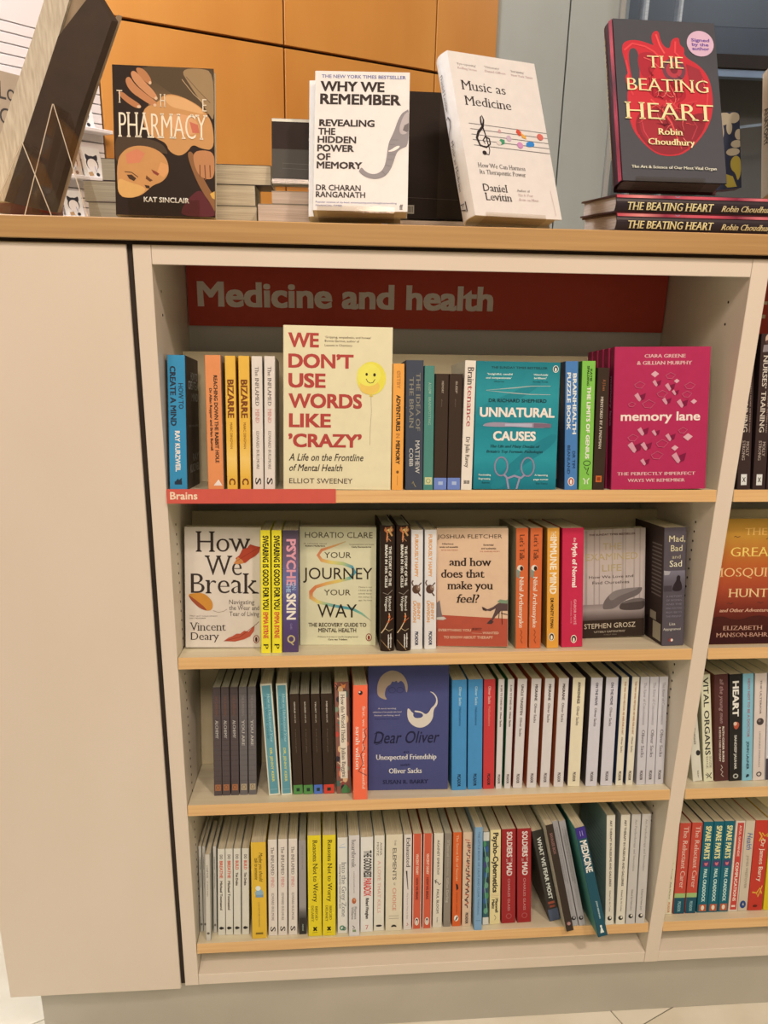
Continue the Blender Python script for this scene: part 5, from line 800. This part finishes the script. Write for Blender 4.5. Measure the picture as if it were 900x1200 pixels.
t = .036; b = book(None, t, .2700, .1712, spine='#3a2426', front='#4b4749', hard=True, group=GT, inner='#5a2c2c', pages=M_PAGES_TAN,
  label='grey hardback with a huge red heart, standing on the stack at the right',
  S=[('g', 82, 0, 100, 100, ['#8c2c34', '#a83a40', '#5c2028', '#a03440', '#7c2830', '#9c3440']), ('v', 'THE BEATING HEART', 8, 52, 40, 26, '#b09a70', 'F'), ('v', 'ROBIN CHOUDHURY', 55, 84, 40, 18, '#b09a70', 'F')],
  FR=[('p', HEARTP, '#c23038'), ('p', [(15.5, 20), (22, 17.5), (26, 22), (25, 40), (21, 44), (17, 36)], '#4b4749'), ('p', [(24, 22), (34, 20), (44, 22), (40, 32), (30, 38), (25, 32)], '#a82a34'), ('p', [(30, 40), (46, 36), (60, 36), (70, 46), (62, 52), (44, 50), (34, 48)], '#aa2430'),
      ('e', 58, 31, 11, 7.5, '#6c4048'), ('e', 58, 31, 7.5, 5, '#b03c44'), ('e', 58, 31, 3.5, 2.4, '#7c2c34'), ('p', [(70, 27), (82, 30), (88, 40), (82, 46), (72, 40)], '#983038'),
      ('p', [(30, 56), (52, 54), (66, 60), (86, 56), (84, 66), (74, 75), (61, 82), (48, 84), (36, 82.6), (26, 77), (18, 69), (20, 60)], '#8c2830'), ('p', [(22, 58), (40, 56), (46, 66), (40, 78), (30, 77), (22, 70)], '#a02c34'),
      ('l', [(34, 50), (44, 56), (52, 64), (56, 72), (60, 80)], [.003, .0035, .003, .002, .001], '#d84a48'), ('l', [(52, 50), (60, 56), (66, 52), (78, 50)], [.003, .003, .002, .001], '#cf4244'), ('l', [(12, 20), (20, 15.5), (32, 17), (40, 20), (46, 24)], .003, '#dc4648'), ('l', [(13, 26), (15, 34), (13, 40), (18, 48)], .0035, '#d43c42'), ('l', [(43, 9), (46, 16), (50, 21)], .003, '#e0524e'), ('l', [(61, 13), (60, 20), (66, 24)], .003, '#dc4648'),
      ('l', [(30, 24), (38, 26), (44, 30)], .0015, '#e0605c'), ('l', [(24, 62), (26, 70), (32, 77)], .0015, '#c8424a'), ('l', [(70, 60), (76, 66), (70, 74)], .0015, '#b43c44'), ('l', [(84, 36), (88, 46), (86, 56)], .002, '#d44648'),
      *VEINS,
      ('t', 'THE', 32.8, 66.8, 30.6, 7.6, GOLD, 'F'), ('t', 'BEATING', 12.6, 88.8, 45.2, 7.7, GOLD, 'F'), ('t', 'HEART', 8.9, 91.9, 62.7, 10.2, GOLD, 'F'), ('t', 'Robin', 38.3, 61.7, 72, 3.9, GOLD, 'S'), ('t', 'Choudhury', 28.6, 72.2, 78.2, 3.8, GOLD, 'S'), ('t', 'The Art & Science of Our Most Vital Organ', 11.7, 91, 92.7, 1.7, '#d9cbb0', 'S')])
m = {'v': [], 'f': [], 'c': []}
add_quad(m, [(t+.0011, .1712*.847+.022*math.cos(a), .2700*.862+.022*math.sin(a)) for a in [i*math.pi/14 for i in range(28)]], K('#d0a5b2'))
add_quad(m, [(t+.0007, .1712*.847+.022*math.cos(a), .2700*.862+.022*math.sin(a)) for a in [-i*math.pi/14 for i in range(28)]], K('#d0a5b2'))
ar = Art(m, .1712, .2700, lambda x, y, L: (t+.0011+L, x, y)); ar.run([('t', 'Signed', 76, 93.5, 12.6, 1.9, '#6c4a8c', 'B'), ('t', 'by the', 76.5, 92.5, 15.4, 1.9, '#6c4a8c', 'B'), ('t', 'author', 76.5, 93, 18.0, 1.9, '#6c4a8c', 'B')])
st = finish('signed_sticker', m, MP, b); st['label'] = 'round lilac sticker reading Signed by the author'
stand_face(b, (.6952, .050, 1.6735), .5, 25.0, -.1, t)
acrylic_stand((.720, .050, 1.6735), .5, 25.0, .110, t, 'clear acrylic stand under the red heart hardback', .005)
LIE = Matrix(((0, 0, -1, 0), (0, 1, 0, 0), (1, 0, 0, 0), (0, 0, 0, 1)))
for i, (z, x) in enumerate(((TZ+.0004, .6868), (TZ+.0264, .6832))):
    b = book(None, .0257, .2620, .168, spine='#352a2c', front='#3a2426', hard=True, group=GT, pages=M_PAGES_TAN, inner='#4a2c28', glossy=True,
      label='lower of two flat BEATING HEART hardbacks stacked at the right' if i == 0 else 'upper of two flat BEATING HEART hardbacks, carrying the grey heart book',
      S=[('g', 82, 0, 100, 100, ['#b83c48', '#d88078', '#8c2c3c', '#c25058', '#c24854', '#7c2838', '#c9686a', '#a83c48']), ('r', 0, 0, 4, 100, '#7c2430'), ('v', 'THE BEATING HEART', 6.5, 57.5, 38, 42, GOLD, 'S'), ('v', 'Robin Choudhury', 62.5, 94, 36, 32, '#dcc08c', 'J'), ('o', 97.2, 36, 6, 1.2, .001, '#8c7c90')])
    b.matrix_world = Matrix.Translation((x+.2620, .018, z)) @ LIE

# behind: flat stacks showing their page edges
def lying(x0, x1, y0, y1, z0, z1, cov, pages, label, edge='front', tilt=0.0):
    """a closed book lying flat; the spine faces away so the page edges show"""
    L_, D_, T_ = x1-x0, y1-y0, z1-z0
    b = book(None, T_, L_, D_, spine=cov, group='flat stacked books at the back of the worktop', pages=pages, label=label)
    # x(thickness)->+Z, y(depth) -> -Y, z -> +X
    b.matrix_world = Matrix.Translation((x0, y1, z0)) @ Matrix.Rotation(R(tilt), 4, 'Z') @ Matrix(((0, 0, 1, 0), (0, -1, 0, 0), (1, 0, 0, 0), (0, 0, 0, 1))); return b
z = TZ
for x0, x1, z0, z1, c, l in ((-.126, .010, 1.5995, 1.6285, '#8c7c70', 'bottom of the left flat stack behind the PHARMACY book'), (-.131, .0, 1.629, 1.6605, '#5c3c44', 'middle of the left flat stack, maroon cover'), (-.101, .01, 1.661, 1.6935, '#4a4040', 'top of the left flat stack behind the PHARMACY book')):
    lying(x0, x1, .165, .29, z0, z1, c, M_PAGES_DIM, l)
for x0, x1, z0, z1, c, l in ((.016, .140, 1.5995, 1.6285, '#a8947c', 'bottom book of the flat stack right of the PHARMACY book'), (.016, .138, 1.629, 1.6602, '#97866e', 'middle book of the flat stack right of the PHARMACY book'), (.016, .164, 1.6606, 1.6905, '#3c3438', 'top book of the flat stack, dark cover and white pages')):
    lying(x0, x1, .165, .29, z0, z1, c, M_PAGES, l)
for x0, x1, z0, z1, l in ((.145, .300, 1.5995, 1.6300, 'lower grey-paged book of the flat stack left of the elephant-trunk book'), (.167, .300, 1.6304, 1.6492, 'upper grey-paged book of the flat stack left of the elephant-trunk book')):
    lying(x0, x1, .115, .24, z0, z1, '#9c8a78', M_PAGES_TAN, l)
b = book(None, .020, .098, .110, spine='#2c1e18', front='#281b16', group=GT, label='small black book propped on the grey-paged stack', pages=M_PAGES,
  FR=[('r', 0, 0, 100, 5, '#dccbb4'), ('r', 0, 48, 100, 100, '#4c443c'), ('e', 60, 32, 8, 6, '#6c5c50'), ('e', 75, 36, 6, 8, '#5c5046'), ('l', [(15, 70), (90, 72)], .0006, '#6c6258'), ('l', [(15, 78), (80, 80)], .0006, '#6c6258'), ('l', [(88, 10), (92, 25)], .0008, '#8c7c6c')])
stand_face(b, (.1665, .140, 1.6640), 0, 14, 0, .020)
acrylic_stand((.1665, .138, 1.6640), 0, 14, .110, .023, 'clear acrylic stand under the small black book', .004, .07)
b = book(None, .018, .206, .232, spine='#1c130e', front='#211610', group=GT, label='large dark brown book behind the treble clef hardback, barcode at its foot',
  FR=[('r', 27, 4, 100, 99, '#2e231b'), ('r', 3, 89, 9.5, 96, '#a09282')]+[('r', 3.6+i*.9, 90, 4.0+i*.9, 95, '#3a2e26') for i in range(6)]+[('l', [(2, 83), (60, 84)], .0005, '#5c4c40')])
stand_face(b, (.3860, .270, 1.6220), 0, 4, .3, .018)
for i, (z0, z1, x0) in enumerate(((1.5996, 1.6095, .352), (1.6100, 1.6195, .36))):
    lying(x0, .60, .262, .40, z0, z1, '#3a302c', M_PAGES_TAN, '%s of two thin books flat under the large dark brown book' % ('lower', 'upper')[i])
# right: navy patterned book, beige book edge
b = book(None, .020, .125, .086, spine='#2a2b3c', front='#30313f', group=GT, glossy=True, label='navy book with beige and mustard leaf shapes at the far right',
  FR=[('e', x, y, a, c_, '#a8957c') for x, y, a, c_ in ((30, 8, 12, 7), (34, 20, 6, 9), (48, 24, 5, 10), (62, 24, 5, 10), (78, 20, 6, 9), (88, 8, 12, 7), (60, 8, 24, 9), (97, 30, 8, 7), (92, 42, 12, 5), (84, 52, 14, 5))]
   + [('p', [(78, 62), (90, 56), (100, 62), (100, 80), (92, 92), (88, 80), (78, 74)], '#a0893c'), ('p', [(58, 88), (68, 80), (82, 84), (90, 98), (70, 98)], '#a0893c')] + [('r', 8, 46+i*3, 50-(i % 3)*6, 46.8+i*3, '#9c94a0') for i in (0, 1, 2, 5, 6, 7)])
stand_face(b, (.8880, .21, 1.6735), 0, 8, -7, .020)
lying(.86, 1.06, .19, .33, 1.5996, 1.6350, '#4a3c44', M_PAGES_TAN, 'lower flat book under the navy patterned one')
lying(.86, 1.06, .19, .33, 1.6354, 1.6660, '#5c4450', M_PAGES_TAN, 'upper flat book under the navy patterned one')
b = book(None, .03, .205, .14, spine='#b59c80', front='#a88f74', group=GT, label='beige-spined book at the photo’s right edge above the stack',
  S=[('v', 'ANATOMY', 30, 60, 50, 40, '#4a3c30', 'B')])
stand_face(b, (.9560, .085, 1.6660), -4, 18, 0, .03)
# left: big display books seen from the side
def slab(name, pts, y, th, mat, parent=None, shear=(0, 0)):
    bm = bmesh.new(); a = [bm.verts.new((x, y, z_)) for x, z_ in pts]; c_ = [bm.verts.new((x+shear[0], y+th, z_+shear[1])) for x, z_ in pts]
    n = len(pts); bm.faces.new(a); bm.faces.new(c_[::-1])
    for i in range(n): bm.faces.new((a[i], a[(i+1) % n], c_[(i+1) % n], c_[i]))
    bmesh.ops.recalc_face_normals(bm, faces=bm.faces[:])
    me = bpy.data.meshes.new(name); bm.to_mesh(me); bm.free(); me.materials.append(mat); return link(name, me, parent)
bb = root('display_book', 'very large thick book leaning at the left, dark brown board and pale page edges', 'book', GT)
slab('back_board', [(-.1477, 1.858), (-.0908, 1.9203), (-.0672, 1.8825), (-.128, 1.7501), (-.1833, 1.6120), (-.2533, 1.6256), (-.2151, 1.7102)], .160, .006, M_CARDBROWN, bb, (.008, 0))
slab('page_block', [(-.1150, 1.935), (-.1477, 1.858), (-.2151, 1.7102), (-.2533, 1.6256), (-.2923, 1.6245), (-.2275, 1.7667), (-.1849, 1.8565), (-.1500, 1.935)], .161, .030, noise_mat('fanned_page_edges', K('#b8a188'), K('#d6c0a6'), (260, 6, 30), .85, .4), bb, (0, 0))
slab('front_board', [(-.0600, 1.8925), (-.1225, 1.7540), (-.1780, 1.6120), (-.1853, 1.6120), (-.129, 1.7511), (-.0680, 1.8835)], .168, .006, M_TAN, bb, (.006, 0))
slab('endpaper', [(-.1200, 1.928), (-.0800, 1.9320), (-.1470, 1.8590)], .170, .006, M_TAN, bb)
b = book(None, .012, .214, .118, spine='#a89078', front='#b89c84', group=GT, label='pale book lettered London at the extreme left edge of the worktop',
  FR=[('t', 'London', 15, 82, 19, 12, '#4c4440', 'R'), ('t', 'Centre', 15, 78, 36, 11, '#4c4440', 'R'), ('p', [(10, 72), (55, 54), (100, 66), (100, 100), (10, 100)], '#a86c5c'), ('p', [(55, 70), (92, 60), (92, 96), (55, 96)], '#8c5c50'), ('r', 66, 70, 90, 95, '#b0483c')])
yl = 46
stand_face(b, (-.292, .206, 1.6120), 40, 0, 5, .012)
def a_frame(label, A, Bp, Cc, y0, y1):
    s = root('acrylic_stand', label, 'book stand', 'clear acrylic book stands on the worktop')
    th = .0022
    for nm, p, q in (('left_sheet', A, Bp), ('right_sheet', Bp, Cc)):
        dx, dz = q[0]-p[0], q[1]-p[1]; l = math.hypot(dx, dz); nx, nz = -dz/l*th, dx/l*th
        sh = slab(nm, [p, q, (q[0]+nx, q[1]+nz), (p[0]+nx, p[1]+nz)], y0, y1-y0, M_ACRYL, s)
        slab('polished_edge', [p, q, (q[0]+nx*.5, q[1]+nz*.5), (p[0]+nx*.5, p[1]+nz*.5)], y0-.0012, .0010, M_ACEDGE, s)
    return s
a_frame('tall clear acrylic A-shaped stand in front of the very large leaning book', (-.1955, 1.6000), (-.139, 1.7528), (-.104, 1.6000), .075, .15)
a_frame('lower clear acrylic A-shaped stand beside the London book', (-.2167, 1.6000), (-.1673, 1.6934), (-.1378, 1.6000), .012, .07)

# gift cards on the bright wall
def on_wall(o, s_, z_): o.matrix_world = sl.matrix_world @ Matrix.Translation((s_, 0, z_)); return o
bpy.context.view_layer.update()
for i, z_ in enumerate((1.655, 1.77, 1.905)):
    tr = root('card_ledge', '%s white ledge holding gift cards on the bright slatted wall' % ('lowest', 'middle', 'upper')[i], 'ledge', 'card ledges on the bright wall')
    box('tray', (-.62, -.052, -.006), (-.005, -.0005, 0), M_LIT, tr, .001); box('lip', (-.62, -.056, -.006), (-.005, -.0525, .004), M_LIT, tr, .001)
    on_wall(tr, 0, z_)
def card(s_, z_, w_, h_, label, tint='#ece4de', ink='#3a3436'):
    m = {'v': [], 'f': [], 'c': []}; c = K(tint)
    add_quad(m, [(0, 0, 0), (w_, 0, 0), (w_, 0, h_), (0, 0, h_)], c); add_quad(m, [(w_, .003, 0), (0, .003, 0), (0, .003, h_), (w_, .003, h_)], c)
    add_quad(m, [(0, 0, h_), (w_, 0, h_), (w_, .003, h_), (0, .003, h_)], c); add_quad(m, [(w_, 0, 0), (w_, .003, 0), (w_, .003, h_), (w_, 0, h_)], c); add_quad(m, [(0, .003, 0), (0, 0, 0), (0, 0, h_), (0, .003, h_)], c); add_quad(m, [(0, .003, 0), (w_, .003, 0), (w_, 0, 0), (0, 0, 0)], c)
    Art(m, w_, h_, lambda x, y, L: (x, -L*3, y)).run([('e', 50, 52, 32, 24, ink), ('e', 50, 56, 27, 21, '#f2ece6'), ('p', [(18, 18), (38, 28), (50, 26), (62, 28), (84, 18), (80, 44), (60, 34), (40, 34), (20, 44)], ink), ('p', [(20, 82), (42, 78), (48, 90), (24, 94)], '#b8885c'), ('e', 70, 86, 9, 6, ink), ('l', [(60, 60), (66, 78)], .0015, '#5c6ca8')])
    o = finish('gift_card', m, MP, None); tag(o, label, 'gift card', 'gift cards with round bow-topped faces'); on_wall(o, s_, z_)
    o.matrix_world = o.matrix_world @ Matrix.Translation((0, -.040, 0)) @ Matrix.Rotation(R(-12), 4, 'X')
card(-.125, 1.9055, .070, .088, 'gift card on the upper ledge, beside the honey veneer wall')
card(-.172, 1.7705, .062, .088, 'tan-tinted gift card on the middle ledge', '#d8b8a0', '#8c5c44')
card(-.103, 1.7705, .066, .088, 'right-hand white gift card on the middle ledge')
card(-.245, 1.7705, .066, .088, 'left-hand white gift card on the middle ledge, mostly hidden')
card(-.248, 1.6555, .062, .078, 'left of two white gift cards on the lowest ledge')
card(-.178, 1.6555, .062, .078, 'right of two white gift cards on the lowest ledge')

C.objects.unlink(_fo); bpy.data.objects.remove(_fo); bpy.data.curves.remove(_fc)
